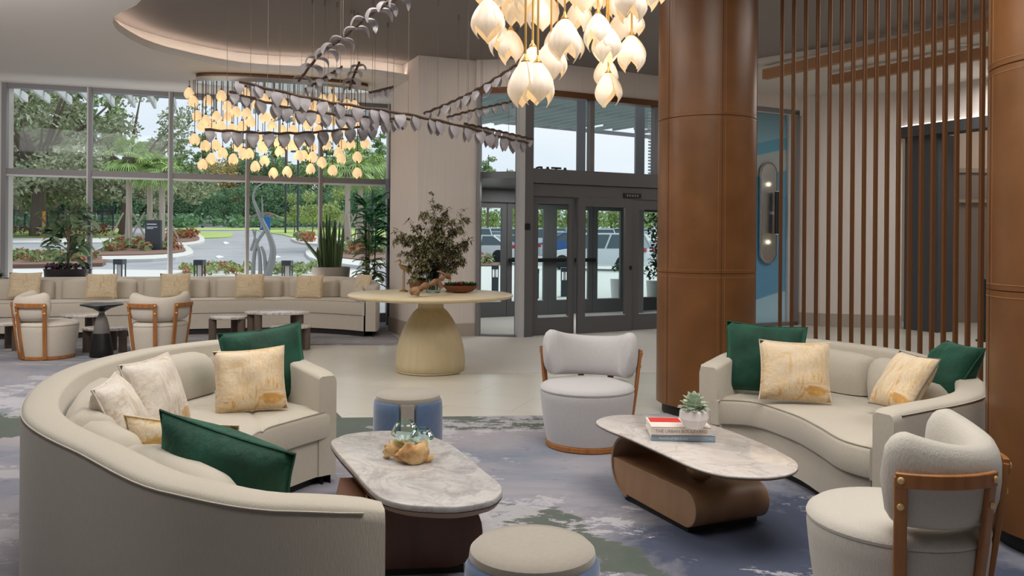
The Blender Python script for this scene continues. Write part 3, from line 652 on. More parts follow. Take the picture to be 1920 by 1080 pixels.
light('right_zone_light', 'AREA', (7.2, 11.6, 3.9), 75, (1, .97, .94), 1.5, 1.5)
light('corridor_light', 'AREA', (9.2, 14.0, 3.9), 22, (1, .92, .85), 1.5, .8)
light('vestibule_fill', 'AREA', tuple(E(.5, 2.34, -1.3)), 30, (1, .97, .94), 1.2, 1.2)  # added fill to brighten the vestibule and its door frames, no fixture there
light('entrance_wash', 'AREA', (.9, 11.4, 4.05), 7, (1, .85, .7), 3.0, .15)

# ================================================================== COLUMNS AND SCREEN
def column(cx, cy, r, seams_z, vseams, label, low=.09):
    root = thing('leather_column', label, 'column', (cx, cy, 0), group='leather clad columns')
    zs = [low] + seams_z + [CZ - .002]
    mb = MB(); prof = []
    for a_, b_ in zip(zs, zs[1:]):
        g = .004
        prof += [(r - .006, a_), (r, a_ + g), (r, b_ - g), (r - .006, b_)]
    mb.lathe(prof, 96, (cx, cy, 0)); mb.build('leather_cladding', 'leather', root, world=True, auto=50)
    MB().lathe([(r - .05, 0), (r - .05, low + .01)], 64, (cx, cy, 0)).build('plinth', 'plinth', root, world=True)
    mb = MB()
    for vz in vseams:
        for a_, b_ in zip(zs, zs[1:]):
            p = Vector((cx + r * cos(vz), cy + r * sin(vz), 0)); mb.bar(p + Vector((0, 0, a_ + .004)), p + Vector((0, 0, b_ - .004)), .004, .003, up=(cos(vz), sin(vz), 0))
    mb.build('seam', 'seam', root, world=True, smooth=False)
    mb = MB()
    for vz in vseams:
        for s in (-1, 1):
            q = vz + s * .028 / r * 1.0
            for a_, b_ in zip(zs, zs[1:]):
                p = Vector((cx + r * cos(q), cy + r * sin(q), 0)); mb.bar(p + Vector((0, 0, a_ + .03)), p + Vector((0, 0, b_ - .03)), .0022, .002, up=(cos(q), sin(q), 0))
    for z in seams_z:
        for s in (-1, 1):
            path = [Vector((cx + (r + .0005) * cos(2 * pi * k / 96), cy + (r + .0005) * sin(2 * pi * k / 96), z + s * .03)) for k in range(97)]
            mb.tube(path, .0014, 4, cap=False)
    mb.build('stitching', 'stitch', root, world=True, smooth=False)
column(1.655, 7.05, .41, [1.19, 2.47], [R(-152), R(-86), R(-20), R(40), R(110)], 'leather clad round column in the middle beside the loveseat')
column(2.74, 3.95, .41, [1.225, 2.30], [R(-128), R(-60), R(10), R(90), R(165)], 'leather clad round column at the right edge behind the armchair')
arc = catmull([(2.42, 7.45, 0), (2.68, 7.02, 0), (2.865, 6.55, 0), (2.99, 6.0, 0), (3.065, 5.4, 0)], 18)
scr = thing('slat_screen', 'tall open screen of slim bronze poles behind the right loveseat', 'screen', (2.8, 6.4, 0))
for i, p in enumerate(arc):
    MB().box(p.x - .0145, p.y - .0145, .008, p.x + .0145, p.y + .0145, CZ - .003).build('pole', 'pole', scr, world=True, smooth=False, bevel=.005)
MB().tube([p + Vector((0, 0, .012)) for p in arc], .012, 6).build('floor_track', 'bronze', scr, world=True)

# ================================================================== FURNITURE
def proj(v):
    x, y, z = v; u = x / y; s = (z - EYE) / y
    # inverse of ray()
    a = u * cos(ROLL) + s * sin(ROLL); b = -u * sin(ROLL) + s * cos(ROLL)
    return 960 + a * F, HY - b * F
def nearest_t(curve, zf, px, py=None):
    best = None
    for i, p in enumerate(curve):
        q = proj((p.x, p.y, zf(i / (len(curve) - 1)))); d = abs(q[0] - px) + (abs(q[1] - py) if py is not None else 0)
        if best is None or d < best[0]: best = (d, i)
    return best[1]
def curved_sofa(root, outer, front, side, w, seat_z, base_z, splits, backs, mat, gapmat, bd=.15, N=96, backdrop=.02, gap=.05, plz=.06, ex=9, drop=.05):
    """outer: (x,y,rim z) tip to tip; front: (x,y) tip to tip; side=+1 when the seat lies left of the walking direction"""
    oc = catmull([Vector((p[0], p[1], 0)) for p in outer], N)
    # rim heights by nearest control point distance
    L = [0]
    ctrl = [Vector((p[0], p[1], 0)) for p in outer]
    for a, b in zip(ctrl, ctrl[1:]): L.append(L[-1] + (b - a).length)
    def rz(t):
        d = t * L[-1]
        for k in range(len(L) - 1):
            if d <= L[k + 1] + 1e-6:
                f = (d - L[k]) / (L[k + 1] - L[k]); f = f * f * (3 - 2 * f); return outer[k][2] * (1 - f) + outer[k + 1][2] * f
        return outer[-1][2]
    nr = []
    for i in range(N):
        t = (oc[min(i + 2, N - 1)] - oc[max(i - 2, 0)]); t.normalize(); nr.append(Vector((-t.y, t.x, 0)) * side)
    def O(i, d): return oc[i] + nr[i] * d
    ic = [O(i, w) for i in range(N)]
    for _ in range(6): ic = [ic[0]] + [(ic[i - 1] + ic[i] * 2 + ic[i + 1]) / 4 for i in range(1, N - 1)] + [ic[-1]]
    zt = lambda i: rz(i / (N - 1))
    # frame: outer wall, rounded rim, inner wall
    rows = []
    for i in range(N):
        e = min(i, N - 1 - i); z = zt(i) - (0.018 if e == 0 else (.004 if e == 1 else 0)); q = lambda f: oc[i].lerp(ic[i], f)
        g = .1 if e == 0 else 0
        rows.append([V3(q(0 + g), plz), V3(q(0 + g), z - .04), V3(q(.05 + g), z - .012), V3(q(.18 + g * .5), z), V3(q(.82 - g * .5), z), V3(q(.96 - g), z - .008), V3(q(1 - g), z - .022), V3(q(1 - g), plz)])
    tdir0 = (oc[0] - oc[2]).normalized() * .0; mb = MB(); mb.grid(rows)
    for rr in (rows[0], rows[-1]): mb.add(rr, [tuple(range(8))])
    mb.build('frame', mat, root, world=True, auto=50)
    # piping along the outer rim edge
    mb = MB(); mb.tube([V3(O(i, w * .02), zt(i) - .018) for i in range(1, N - 1)], .003, 5, cap=False); mb.build('piping', mat, root, world=True)
    fc = catmull([Vector((p[0], p[1], 0)) for p in front], N)
    def sec(i, a, b): return ic[i].lerp(fc[i], a) , b
    # skirt and plinth
    inn = lambda i, d: fc[i] + (ic[i] - fc[i]).normalized() * min(d, (ic[i] - fc[i]).length * .9)
    mb = MB(); mb.grid([[V3(ic[i].lerp(fc[i], .05), plz), V3(inn(i, .03), plz), V3(inn(i, .03), base_z - .004)] + [V3(ic[i].lerp(fc[i], .05), base_z - .004)] for i in range(N)], closed_u=False)
    mb.build('skirt', mat, root, world=True)
    mb = MB(); mb.grid([[V3(oc[i].lerp(ic[i], .35), .008), V3(oc[i].lerp(ic[i], .35), plz + .01), V3(inn(i, .08), plz + .01), V3(inn(i, .08), .008)] for i in range(N)]); mb.build('plinth', 'plinth', root, world=True)
    # seat cushions
    cuts = [0] + splits + [N - 1]
    for a, b in zip(cuts, cuts[1:]):
        rows = []
        idx = list(range(a, b + 1))
        for i in idx:
            L_ = (ic[i] - fc[i]).length; dv = (ic[i] - fc[i]).normalized() if L_ > 1e-5 else Vector((0, 0, 0))
            e = min(i - a, b - i); dz = .012 if e == 0 else (.003 if e == 1 else 0); th = seat_z
            lim = lambda d: fc[i] + dv * min(d, L_ * .45)
            rows.append([V3(ic[i], base_z), V3(lim(.005), base_z + .002), V3(lim(-.0 + .0), base_z + .02), V3(lim(0), th - .03 - dz), V3(lim(.012), th - .010 - dz), V3(lim(.04), th - dz), V3(lim(.12), th + .006 - dz), V3(fc[i].lerp(ic[i], .5), th + .014 - dz), V3(ic[i], th - dz)])
        mb = MB(); mb.grid(rows)
        for rr in (rows[0], rows[-1]): mb.add(rr, [tuple(range(9))])
        sc = mb.build('seat_cushion', mat, root, world=True, auto=60)
        mb = MB(); mb.tube([rows[k][4] + Vector((0, 0, .002)) for k in range(len(rows))], .004, 5, cap=False); mb.build('piping', gapmat, sc, world=True)
        sc.children[0].location = (0, 0, 0)
    # back cushions
    for a, b in zip(backs, backs[1:]):
        n = max(16, 5 * (b - a)); rows = []
        tot = sum((ic[k + 1] - ic[k]).length for k in range(a, b)); gf = gap / tot / 2
        for k in range(n + 1):
            s = k / n; f = a + (b - a) * (gf + s * (1 - 2 * gf)); i0 = min(int(f), N - 2); ft = f - i0
            p = ic[i0].lerp(ic[i0 + 1], ft); nn = nr[i0].lerp(nr[i0 + 1], ft).normalized(); zr = rz(f / (N - 1)) - backdrop
            e = abs(2 * s - 1); pf = (1 - e ** ex) ** .5 if e < 1 else 0; pf = max(pf, .05); d = bd * (.3 + .7 * pf); zt_ = zr - drop * (1 - pf)
            zb = seat_z + .012
            rows.append([V3(p, zb), V3(p + nn * d * 1.05, zb), V3(p + nn * d * 1.12, zb + (zt_ - zb) * .35), V3(p + nn * d * 1.05, zb + (zt_ - zb) * .7), V3(p + nn * d * .92, zt_ - .035), V3(p + nn * d * .7, zt_ - .008), V3(p + nn * d * .42, zt_), V3(p + nn * (.012 + d * .2), zt_ - .018), V3(p + nn * .016, zt_ - .08)])
        mb = MB(); mb.grid(rows)
        for rr in (rows[0], rows[-1]): mb.add(rr, [tuple(range(9))])
        mb.build('back_cushion', mat, root, world=True, auto=70)
    return oc, ic, fc, rz
def V3(p, z): return Vector((p.x, p.y, z))

# near left crescent sofa
NLO = [(-.365, 2.44, .66), (-.64, 2.38, .68), (-1.02, 2.45, .71), (-1.50, 2.82, .74), (-1.93, 3.26, .75), (-2.26, 3.92, .75), (-2.40, 4.53, .75), (-2.34, 5.15, .75), (-2.12, 5.72, .74), (-1.83, 5.86, .73), (-1.40, 5.35, .70), (-1.02, 4.90, .66)]
NLF = [(-.45, 2.66), (-.60, 2.95), (-.95, 3.35), (-1.2, 3.8), (-1.32, 4.29), (-1.18, 4.66), (-1.04, 4.90)]
s1 = thing('crescent_sofa', 'large beige crescent sofa curving around the left coffee table', 'sofa', (-1.6, 4.0, 0))
N = 96
oc = catmull([Vector((p[0], p[1], 0)) for p in NLO], N)
def ict(oc, side, w):
    out = []
    for i in range(len(oc)):
        t = (oc[min(i + 2, len(oc) - 1)] - oc[max(i - 2, 0)]).normalized(); out.append(oc[i] + Vector((-t.y, t.x, 0)) * side * w)
    return out
icx = ict(oc, -1, .15)
bk = sorted(nearest_t(icx, lambda t: .73, *q) for q in [(389, 925), (185, 858), (100, 802), (116, 756), (183, 714), (259, 680), (370, 656), (470, 640)])
fcx = catmull([Vector((p[0], p[1], 0)) for p in NLF], N)
v1 = nearest_t(fcx, lambda t: .44, 493, 816)
curved_sofa(s1, NLO, NLF, -1, .14, .44, .28, [v1 - 34, v1], bk, 'linen', 'gap', bd=.21, gap=.018, backdrop=.03, ex=5, drop=.16)

# right loveseat
RLO = [(1.21, 5.37, .66), (1.47, 5.66, .70), (1.82, 5.96, .74), (2.15, 6.06, .75), (2.38, 5.82, .75), (2.59, 5.42, .75), (2.70, 5.02, .73), (2.66, 4.66, .69), (2.46, 4.30, .665), (2.14, 4.10, .65), (1.84, 3.94, .64)]
RLF = [(1.28, 5.30), (1.53, 5.24), (1.66, 4.89), (1.69, 4.58), (1.70, 4.25), (1.80, 4.06)]
s2 = thing('curved_loveseat', 'small beige curved loveseat in front of the bronze slat screen', 'sofa', (2.1, 4.9, 0))
oc2 = catmull([Vector((p[0], p[1], 0)) for p in RLO], N); ic2 = ict(oc2, -1, .15)
b2s = sorted(nearest_t(ic2, lambda t: .73, *q) for q in [(1440, 655), (1655, 665), (1835, 700)])
curved_sofa(s2, RLO, RLF, -1, .15, .44, .28, [], b2s, 'linen', 'gap', bd=.19, gap=.018, backdrop=.03)

# banquette by the windows
BO = [(-8.6, 12.15, .84), (-7.6, 12.28, .84), (-6.79, 12.5, .84), (-4.98, 13.02, .84), (-3.63, 13.38, .84), (-2.85, 13.4, .84), (-2.3, 13.12, .83), (-2.03, 12.7, .79), (-1.98, 12.15, .74)]
BF = [(-8.5, 11.25), (-7.6, 11.4), (-6.33, 11.65), (-4.67, 12.3), (-3.41, 12.6), (-2.73, 12.45), (-2.2, 12.15)]
s3 = thing('window_banquette', 'long pale curved banquette sofa along the tall windows', 'sofa', (-4.8, 12.4, 0))
oc3 = catmull([Vector((p[0], p[1], 0)) for p in BO], N); ic3 = ict(oc3, -1, .18)
b3 = sorted(nearest_t(ic3, lambda t: .84, q) for q in [-40, 115, 264, 403, 537, 645, 684])
s3c = sorted(nearest_t(catmull([Vector((p[0], p[1], 0)) for p in BF], N), lambda t: .5, q) for q in (205, 515))
curved_sofa(s3, BO, BF, -1, .18, .52, .32, s3c, b3, 'linen_far', 'gap', bd=.16, gap=.10, plz=.09)

# ------------------------------------------------------------------ cushions
def pillow_mb(w, h, t, seed=0, n=14):
    rnd = random.Random(seed); ph = [rnd.uniform(0, 6.28) for _ in range(8)]; mb = MB()
    for sgn in (-1, 1):
        rows = []
        for i in range(n + 1):
            v = -1 + 2 * i / n; row = []
            for j in range(n + 1):
                u = -1 + 2 * j / n
                x = u * w / 2 * (1 - .07 * (1 - v * v) * abs(u) ** 2); z = v * h / 2 * (1 - .07 * (1 - u * u) * abs(v) ** 2)
                m = max(0, (1 - abs(u) ** 2.6)) ** .55 * max(0, (1 - abs(v) ** 2.6)) ** .55
                wr = .09 * sin(5 * u + 3 * v + ph[0]) * m + .06 * sin(9 * v - 4 * u + ph[1]) * m + .16 * noise.noise(Vector((u * 1.7 + seed, v * 1.7, sgn)))* m
                row.append(Vector((x, sgn * (t / 2 * m * (1 + wr) + .003), z)))
            rows.append(row)
        mb.grid(rows)
    return mb
def pillow(label, mat, px, py, D, w, h, yaw, lean=15, roll=0, t=.15, seed=0, pip=None, group=None, name='throw_cushion', sc=None):
    c = P(px, py, D)
    o = pillow_mb(w, h, t, seed).build(name, mat, recalc=False, auto=0)
    b = bmesh.new(); b.from_mesh(o.data); bmesh.ops.remove_doubles(b, verts=b.verts, dist=.007); bmesh.ops.recalc_face_normals(b, faces=b.faces); b.to_mesh(o.data); b.free()
    tag(o, label, 'cushion', group)
    m = Matrix.Rotation(R(yaw), 4, 'Z') @ Matrix.Rotation(R(lean), 4, 'X') @ Matrix.Rotation(R(roll), 4, 'Y'); o.matrix_world = Matrix.Translation(c) @ m
    n = 40; path = []
    for k in range(n + 1):
        a = 4 * k / n; s = int(a) % 4; f = -1 + 2 * (a - int(a)); u, v = [(f, -1), (1, f), (-f, 1), (-1, -f)][s]
        path.append(Vector((u * w / 2 * (1 - .07 * (1 - v * v)), 0, v * h / 2 * (1 - .07 * (1 - u * u)))))
    MB().tube(path, .005, 5, cap=False).build('piping', pip or mat, o)
    return o
# local +Y side faces away from the viewer at yaw 0; lean > 0 tips the top away
pillow('large green velvet cushion standing at the far end of the crescent sofa', 'green_velvet', 497, 685, 5.10, .50, .47, 22, -14, -7, seed=1)
pillow('gold leaf print cushion leaning on the green one, crescent sofa far end', 'gold_print', 469, 713, 4.80, .40, .37, 14, -18, -4, seed=2)
pillow('white and gold print cushion upright in the middle of the crescent sofa', 'white_print', 294, 743, 4.02, .38, .385, 78, -20, -2, seed=3)
pillow('white and gold print cushion seen edge on, leftmost on the crescent sofa', 'white_print', 226, 777, 3.66, .34, .33, 99, -24, -4, t=.16, seed=4)
pillow('gold striped print cushion half hidden behind the near green cushion', 'gold_stripe', 346, 853, 3.28, .50, .30, 168, -14, -2, seed=5)
pillow('green velvet cushion against the near back of the crescent sofa', 'green_velvet', 422, 884, 2.94, .55, .33, 162, -16, -13, t=.21, seed=6)
pillow('large green velvet cushion at the left end of the loveseat', 'green_velvet', 1434, 672, 5.42, .51, .45, -14, -10, 3, seed=7)
pillow('gold leaf print cushion leaning on the green one, left half of the loveseat', 'gold_print', 1490, 696, 5.16, .425, .375, -12, -16, 1, seed=8)
pillow('gold print cushion with grey edge leaning by the right arm of the loveseat', 'gold_print', 1694, 716, 4.66, .35, .36, -80, -34, 0, t=.15, seed=9, pip='seam_grey')
pillow('green velvet cushion tucked into the right corner of the loveseat', 'green_velvet', 1778, 697, 4.80, .36, .38, -86, -34, 0, t=.20, seed=10)
for k, (px, py, D, yw, lb) in enumerate(((46, 535, 11.88, 12, 'leftmost gold cushion on the window banquette'), (190, 537, 12.08, 15, 'gold cushion on the banquette left of the bell shaped side table'), (328, 536, 12.42, 15, 'gold cushion on the banquette behind the right far armchair'), (468, 536, 12.64, 14, 'gold cushion on the banquette below the twisted steel sculpture'), (580, 538, 12.78, -4, 'gold cushion on the banquette in front of the snake plant'), (678, 537, 12.55, -50, 'gold cushion at the right arm of the window banquette'))):
    pillow(lb, 'gold_far', px, py, D, .43, .38, yw, -16, 0, t=.13, seed=20 + k, group='gold cushions on the banquette')

# ------------------------------------------------------------------ armchair
def make_chair(label, fab, loc, rear):
    r = thing('swivel_armchair', label, 'armchair', loc, R(rear + 90), 'barrel armchairs')
    MB().lathe([(.262, 0), (.285, .001), (.292, .008), (.292, .036), (.28, .04)], 48).build('base_ring', 'walnut', r)
    MB().lathe([(.26, .038), (.283, .042), (.300, .12), (.318, .24), (.328, .33), (.332, .37), (.329, .389), (.32, .392)], 48).build('seat_base', fab, r)
    MB().lathe([(.31, .388), (.331, .392), (.334, .404), (.327, .42), (.30, .437), (.22, .452), (.1, .459), (.001, .46)], 48).build('seat_cushion', fab, r)
    n = 52; m = 18; rows = []; sp = R(84)
    for i in range(n + 1):
        f = -1 + 2 * i / n; a = -pi / 2 + f * (sp - .12 * 0); e = abs(f)
        # rounded ends
        es = sqrt(max(0, 1 - max(0, (e - .80) / .20) ** 2.3)); es = max(es, .02)
        hh = (.118 + .042 * min(1, e * 1.25) ** 2) * (.35 + .65 * es) if e > .8 else .118 + .042 * min(1, e * 1.25) ** 2
        hh = (.142 + .022 * min(1, e * 1.25) ** 2) * (es ** .75); tt = .068 * es ** .8
        zc = .594 + .034 * min(1, e * 1.25) ** 2; row = []
        for k in range(m):
            q = 2 * pi * k / m; cx = (abs(cos(q)) ** .8) * (1 if cos(q) >= 0 else -1); cz = (abs(sin(q)) ** .8) * (1 if sin(q) >= 0 else -1)
            z = zc + hh * cz; rad = .295 + tt * cx + .06 * (z - .62)
            row.append(Vector((rad * cos(a), rad * sin(a), z)))
        rows.append(row)
    mb = MB(); mb.grid(rows, closed_u=True)
    for rr in (rows[0], rows[-1]): mb.add(rr, [tuple(range(m))])
    mb.build('backrest', fab, r, auto=0)
    for s in (-1, 1):
        g = MB(); a0, a1 = -pi / 2 + s * R(16), -pi / 2 + s * R(74); nn = 14; rows = []
        for k in range(nn + 1):
            a = a0 + (a1 - a0) * k / nn; row = []
            for rr, zz in ((.366, .618), (.388, .618), (.390, .668), (.368, .668)): row.append(Vector((rr * cos(a), rr * sin(a), zz)))
            rows.append(row)
        g.grid(rows, closed_u=True); g.add(rows[0], [(0, 1, 2, 3)]); g.add(rows[-1], [(0, 1, 2, 3)])
        fr = g.build('back_rail', 'walnut', r, auto=40, bevel=.004)
        for a in (a0 + s * R(2.5), a1 - s * R(2.5)):
            d = Vector((cos(a), sin(a), 0)); mb = MB()
            mb.bar(d * .296 + Vector((0, 0, .012)), d * .352 + Vector((0, 0, .42)), .044, .022, up=d)
            mb.bar(d * .350 + Vector((0, 0, .41)), d * .377 + Vector((0, 0, .655)), .044, .022, up=d)
            mb.build('leg', 'walnut', r, smooth=False, bevel=.005)
            for z, rr in ((.644, .391), (.552, .379)):
                MB().ball(d * rr + Vector((0, 0, z)), .0125, 8, 6, rot=Matrix.Rotation(a, 3, 'Z'), sc=(.6, 1, 1)).build('bolt', 'bolt', r)
    return r
make_chair('cream boucle armchair seen from behind at the right edge of the picture', 'boucle', (1.455, 3.12, .008), -41).scale = (.955, .955, 1)
make_chair('pale grey armchair facing the camera beside the middle leather column', 'grey_weave', (.54, 5.85, .008), 74)
make_chair('beige armchair with wooden back frame, leftmost, facing the window banquette', 'linen_far', (-5.52, 9.85, .008), -138)
make_chair('beige armchair with wooden back frame right of the bell shaped side table', 'linen_far', (-4.25, 9.95, .008), -54)

# ------------------------------------------------------------------ stools
def make_stool(label, loc, rz):
    r = thing('round_stool', label, 'stool', loc, rz, 'blue velvet stools')
    MB().lathe([(.19, 0), (.19, .02), (.15, .03)], 40).build('base', 'plinth', r)
    MB().lathe([(.17, .02), (.185, .03), (.19, .1), (.19, .36), (.2, .38), (.205, .395), (.208, .41), (.205, .428), (.19, .442), (.13, .452), (.001, .455)], 48).build('seat', 'taupe_velvet', r)
    for k in range(3):
        c = R(-90 + 60 + 120 * k); hw = R(60 - 13); rows = []; n = 24
        for i in range(n + 1):
            f = -1 + 2 * i / n; a = c + f * hw; es = sqrt(max(.0, 1 - max(0, (abs(f) - .88) / .12) ** 2)); th = .036 * max(es, .05); zt = .405 - .03 * (1 - es)
            row = [Vector(((.188 + q[0] * th) * cos(a), (.188 + q[0] * th) * sin(a), q[1])) for q in ((0, .02), (.8, .02), (1, .05), (1.05, .2), (1, .34), (.9, zt - .018), (.65, zt - .004), (.3, zt), (0, zt - .01))]
            rows.append(row)
        mb = MB(); mb.grid(rows)
        for rr in (rows[0], rows[-1]): mb.add(rr, [tuple(range(9))])
        mb.build('side_panel', 'blue_velvet', r, auto=60)
    # taupe straps between panels
    for k in range(3):
        a = R(-90 + 120 * k); mb = MB(); d = Vector((cos(a), sin(a), 0)); mb.bar(d * .198 + Vector((0, 0, .02)), d * .198 + Vector((0, 0, .40)), .085, .02, up=d)
        mb.build('strap', 'taupe_velvet', r, smooth=False, bevel=.006)
    return r
make_stool('round stool with taupe seat and blue velvet sides in the foreground', (.075, 2.72, .008), R(15))
make_stool('round stool with taupe seat and blue velvet sides by the tiled floor', (-.67, 5.40, .008), R(6))

# ------------------------------------------------------------------ left coffee table
t1 = thing('coffee_table', 'pebble shaped grey marble coffee table with dark walnut base, left one', 'coffee table', (-.55, 3.7, 0), group='marble coffee tables')
TP = [(621, 832), (633, 820), (660, 812), (728, 807), (790, 813), (832, 826), (866, 847), (905, 880), (936, 905), (941, 921), (920, 938), (860, 949), (790, 948), (735, 940), (700, 922), (661, 880)]
tp = catmull([V3(G(px, py, .40), 0) for px, py in TP], 72, closed=True)
MB().prism([(p.x, p.y) for p in tp], .372, .40, bev=.006).build('tabletop', 'marble_grey', t1, world=True, auto=50)
cx = sum(p.x for p in tp) / 72; cy = sum(p.y for p in tp) / 72
def shrink(poly, d):
    o = []; n = len(poly)
    for i, p in enumerate(poly):
        t = (poly[(i + 1) % n] - poly[i - 1]).normalized(); q = Vector((t.y, -t.x, 0))
        if q.dot(p - Vector((cx, cy, 0))) < 0: q = -q
        o.append(p - q * d)
    return o
sp_ = shrink(tp, .05)
mb = MB(); mb.grid([[V3(p, .372) for p in tp + [tp[0]]], [V3(p, .352) for p in shrink(tp, .012) + [shrink(tp, .012)[0]]], [V3(p, .336) for p in sp_ + [sp_[0]]]]); mb.add([V3(p, .336) for p in sp_], [tuple(range(72))]); mb.build('table_rim', 'edge_wood', t1, world=True)
# base: solid walnut block with rounded end, long axis along the table
def cprofile(length, h_body, h_all, band, y0=0):
    """closed outline (s, z): slab with round right end, left end curling up to the top"""
    pts = []
    r = h_body / 2; zb = .03
    for k in range(9): a = -pi / 2 + pi * k / 8; pts.append((length - r + r * cos(a), zb + r + r * sin(a)))        # right round end, bottom to top
    return pts
def c_table_base(root, o, s_dir, x_dir, length, width, h_body, h_all, mat, plinth=True):
    s_dir = s_dir.normalized(); x_dir = x_dir.normalized(); zb = .035; r = h_body / 2; Rr = (h_all - zb) / 2
    def ext(name, outline, a, b, m, bevel=0):
        n = len(outline); vs = [o + s_dir * s + x_dir * w_ + Vector((0, 0, z)) for w_ in (a, b) for s, z in outline]
        mb = MB(); mb.add(vs, [tuple(range(n))[::-1], tuple(range(n, 2 * n))] + [(i, (i + 1) % n, n + (i + 1) % n, n + i) for i in range(n)])
        return mb.build(name, m, root, world=True, auto=40, bevel=bevel)
    body = []
    for k in range(13): a = -pi / 2 + pi * k / 12; body.append((length - r + r * cos(a), zb + r + r * sin(a)))
    for k in range(7): a = pi - (pi / 2) * k / 6 * 1.0; pass
    lr = Rr - .012
    body.append((.012, zb + h_body))
    for k in range(1, 8): a = pi + (pi / 2) * k / 8; body.append((Rr + lr * cos(a), zb + .006 + lr + lr * sin(a)) if zb + .006 + lr + lr * sin(a) < zb + h_body else (.012, zb + h_body * (1 - k / 9)))
    ext('base_block', body, 0, width, mat, .004)
    band = []
    K = 14
    for k in range(K + 1): a = pi / 2 + pi * k / K; band.append((Rr + Rr * cos(a), zb + Rr + Rr * sin(a)))
    for k in range(K + 1): a = 3 * pi / 2 - pi * k / K; band.append((Rr + (Rr - .014) * cos(a), zb + Rr + (Rr - .014) * sin(a)))
    ext('curved_band', band, -.006, width + .006, 'edge_wood')
    if plinth: ext('plinth', [(.12, .008), (length - .08, .008), (length - .08, zb + .005), (.12, zb + .005)], .015, width - .015, 'plinth')
a_ = G(1160, 905, .03); 
c_table_base_o = Vector((.58, 4.72, 0)); sdir = Vector((.30, -.66, 0)); xdir = Vector((.66, .30, 0))
t2 = thing('coffee_table', 'pebble shaped pale marble coffee table with tan curved base, right one', 'coffee table', (.95, 4.5, 0), group='marble coffee tables')
c_table_base(t2, c_table_base_o, sdir, xdir, .78, .46, .185, .37, 'table_wood')
c_table_base(t1, Vector((-.755, 3.49, 0)), Vector((.98, .14, 0)), Vector((-.14, .98, 0)), .645, .37, .30, .336, 'dark_walnut')
MB().ball(c_table_base_o + sdir.normalized() * .60 + xdir.normalized() * .16 + Vector((0, 0, .296)), .074, 24, 16).build('support_ball', 'brass_dull', t2, world=True)
TP2 = [(1117, 791), (1128, 783), (1155, 778), (1210, 778), (1270, 783), (1330, 795), (1390, 815), (1445, 838), (1485, 859), (1497, 872), (1488, 885), (1455, 893), (1410, 894), (1350, 889), (1295, 873), (1240, 848), (1180, 821), (1135, 803)]
tp = catmull([V3(G(px, py, .41), 0) for px, py in TP2], 72, closed=True)
cx = sum(p.x for p in tp) / 72; cy = sum(p.y for p in tp) / 72
MB().prism([(p.x, p.y) for p in tp], .397, .41, bev=.005).build('tabletop', 'marble_warm', t2, world=True, auto=50)
sp_ = shrink(tp, .085); s0_ = shrink(tp, .014)
mb = MB(); mb.grid([[V3(p, .397) for p in tp + [tp[0]]], [V3(p, .388) for p in s0_ + [s0_[0]]], [V3(p, .372) for p in sp_ + [sp_[0]]]]); mb.add([V3(p, .372) for p in sp_], [tuple(range(72))]); mb.build('table_rim', 'edge_wood', t2, world=True)
# books and succulent
bp = G(1281, 828, .41); ang = R(-3)
def book(name, label, c, w_, d_, h_, rz, cov, fg):
    r = thing(name, label, 'book', c, rz, 'books on the right coffee table')
    MB().box(-w_ / 2 + .003, .003, .003, w_ / 2 - .003, d_ - .004, h_ - .003).build('pages', 'page', r, smooth=False)
    mb = MB(); mb.box(-w_ / 2, 0, 0, w_ / 2, d_, .003); mb.box(-w_ / 2, 0, h_ - .003, w_ / 2, d_, h_); mb.box(-w_ / 2, 0, 0, w_ / 2, .003, h_); mb.build('cover', cov, r, smooth=False)
    return r
zt = .4105
kb = book('book', 'pale blue book lying under the white book on the coffee table', (bp.x, bp.y, zt), .33, .25, .031, R(-4), 'book_blue', None)
wb = book('book', 'white book with red cover patch under the succulent pot', (bp.x - .01, bp.y - .003, zt + .0315), .31, .24, .042, R(-2), 'book_white', None)
MB().box(-.145, .12, .042, .02, .232, .0425).build('cover_patch', 'book_red', wb, smooth=False)
def text(name, s, size, mat, parent, loc, rot, ext=.0004, mirror=False):
    cu = bpy.data.curves.new(name, 'FONT'); cu.body = s; cu.size = size; cu.extrude = ext; cu.align_x = 'CENTER'; cu.align_y = 'CENTER'; cu.resolution_u = 2
    o = bpy.data.objects.new(name, cu); C.objects.link(o); dg = bpy.context.evaluated_depsgraph_get(); me = bpy.data.meshes.new_from_object(o.evaluated_get(dg)); bpy.data.objects.remove(o)
    me.materials.append(M[mat]); m = bpy.data.objects.new(name, me); C.objects.link(m); m.parent = parent; m.location = loc; m.rotation_euler = rot
    if mirror: m.scale.x = -1
    return m
text('spine_title', 'THE URBAN BOULEVARD', .0235, 'ink_grey', wb, (0, -.001, .021), (R(90), 0, 0))
text('spine_title', 'Flavors of the Coast', .018, 'ink_white', kb, (-.05, -.001, .015), (R(90), 0, 0))
text('spine_mark', 'RIZZ', .010, 'ink_white', kb, (.14, -.001, .015), (R(90), 0, 0))
pc = G(1305, 806, .4845); pc = Vector((pc.x, pc.y + .05, .4845))
pr = thing('succulent_pot', 'white faceted pot with a pale green succulent on the books', 'potted plant', pc)
MB().lathe([(.001, 0), (.045, 0), (.058, .012), (.077, .05), (.074, .085), (.066, .098), (.055, .094), (.001, .085)], 9, pc).build('pot', 'pot_white', pr, world=True, smooth=False)
mb = MB(); rnd = random.Random(5)
